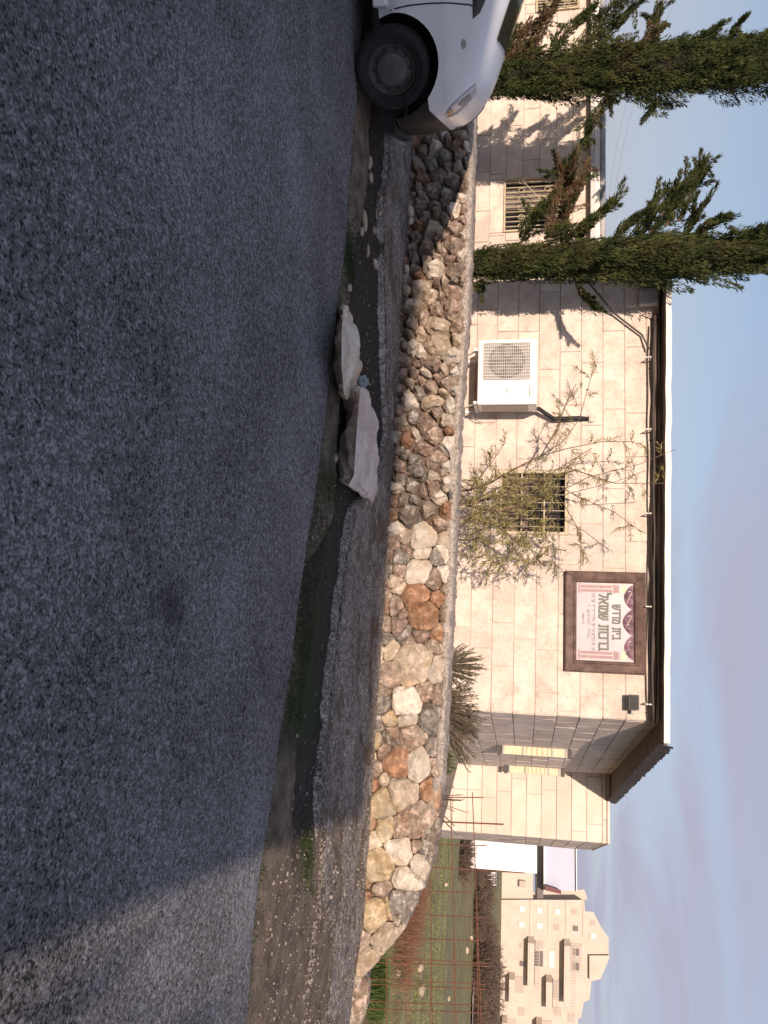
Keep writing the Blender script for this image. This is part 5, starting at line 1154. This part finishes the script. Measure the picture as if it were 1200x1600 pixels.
# windscreen lies on the sloping nose
V = []
for i in range(9):
    x = -.14 - .86 * i / 8; w = .60 - .06 * i / 8; row = []
    for j in range(13):
        y = -w + 2 * w * j / 12; h, nrm, _, _ = BV.ray_cast(cw(x, y, 2.2) - o0, Vector((0, 0, -1))); row.append(h + Vector((0, 0, .006)) + o0)
    V.append(row)
g = MB(); g.grid(V); g.build('windscreen', MT['dark_glass'], carr, smooth=True)
g = MB(); g.fbox(FRc(cw(0, 0, 0), ce, cn_), -2.8, .45, -.5, .5, .17, .26); g.build('underbody', MT['black_plastic'], carr)
# wheels
def lathe(c, axv, prof, n=40):
    u = Vector((0, 0, 1)); w = axv.cross(u); P = []
    for (r, a) in prof: P.append([c + axv * a + (u * math.cos(t) + w * math.sin(t)) * r for t in np.linspace(0, 2 * math.pi, n + 1)])
    return P
def wheel(x, sd, steer):
    d = (cn_ * sd); q = Matrix.Rotation(steer, 3, 'Z'); axv = q @ d; c = cw(x, sd * (HWD - .10), .292) ; c0_ = c
    wheel_ = MB(); wheel_.grid(lathe(c0_, axv, [(.17, -.08), (.20, -.092), (.265, -.092), (.288, -.075), (.293, -.03), (.286, -.027), (.286, -.021), (.293, -.018), (.293, .018), (.286, .021), (.286, .027), (.293, .03), (.288, .075), (.265, .092), (.235, .096), (.232, .092), (.205, .092), (.185, .082), (.182, .05)]))
    wo_ = wheel_.build('wheel', MT['rubber'], carr, smooth=True)
    r_ = MB(); r_.grid(lathe(c0_, axv, [(.188, .070), (.180, .080), (.172, .070), (.160, .045), (.135, .055), (.110, .066), (.085, .062), (.07, .070), (.03, .074), (.001, .074)])); rim_ = r_.build('rim', mat('shadow_dark_rim', [(.055, .053, .05), (.085, .08, .076)], scale=9, rough=.55, metallic=.2), wo_, smooth=True)  # outer rim darkened in colour for the shadow around the hub
    hc = MB(); hc.grid(lathe(c0_, axv, [(.118, .064), (.116, .074), (.105, .079), (.06, .083), (.001, .084)])); hc.build('hub_cap', mat('dull_hub_cap', [(.07, .068, .065), (.11, .105, .10)], scale=12, rough=.5), wo_, smooth=True)
    u = Vector((0, 0, 1)); w = axv.cross(u)
    for k in range(10):
        t = k * math.pi / 5; cc = c0_ + axv * .0575 + (u * math.cos(t) + w * math.sin(t)) * .142
        MB().tube([cc - axv * .02, cc + axv * .003], .012, 8).build('rim_slot', MT['black_plastic'], wo_)
for sd in (-1, 1):
    wheel(0, sd, rad(22)); wheel(-2.28, sd, 0)

# ------------------------------------------------------------------ the house across the street, behind the camera, whose shadow lies over the road
hb = root('street_house', (-6, -9, 0), 'gabled house across the road behind the viewer, casting the road shadow', 'house')
gx = lambda x: 4.04 + (-1.44 - x) * .14
xe = -1.05; xr = -9.5; xl = -18
SK = -8 * .33
HP = ((xe, -.1), (xl, -.1), (xl, gx(xr) - (xr - xl) * .18), (xr, gx(xr)), (xe, gx(xe)))
MB().prism([Vector((x, -6, z)) for x, z in HP], [Vector((x + SK, -14, z)) for x, z in HP]).build('wall', MT['block_smooth'], hb)
RP = ((xe + .04, gx(xe) - .02), (xr, gx(xr) + .01), (xr, gx(xr) + .08), (xe + .04, gx(xe) + .05))
MB().prism([Vector((x, -5.9, z)) for x, z in RP], [Vector((x + SK, -14.1, z)) for x, z in RP]).build('roof', MT['roof_white'], hb)

def leafy(name, c, rx, rz, nl, label, seed, trunk_to):
    rg = np.random.default_rng(seed); t = root(name, Vector((c[0], c[1], 0)), label, 'tree'); g = MB(); st = []
    g.tube([Vector((c[0], c[1], -.1)), Vector((c[0] + .1, c[1], trunk_to))], [.10, .05], 7); g.build('trunk', MT['bark'], t)
    for i in range(70):
        d = rg.normal(size=3); d /= np.linalg.norm(d); f = rg.random() ** .4; tip = np.array(c) + d * [rx * f, rx * f, rz * f]; p = np.array([c[0], c[1], min(c[2], trunk_to)]) + rg.normal(size=3) * .1
        st.append([(p + tip) / 2, tip]); MB().tube([Vector(p), Vector((p + tip) / 2 + [0, 0, .1]), Vector(tip)], [.02, .012, .004], 4).build('branch', MT['bark'], t)
    twigplant(t, st, .10, .045, nl, MT['willow'], rg, .2, name='crown')
leafy('street_tree', (-.75, -7.0, 2.3), .7, 1.5, .9, 'small leafy tree at the corner of the gabled house across the road', 62, 1.7)
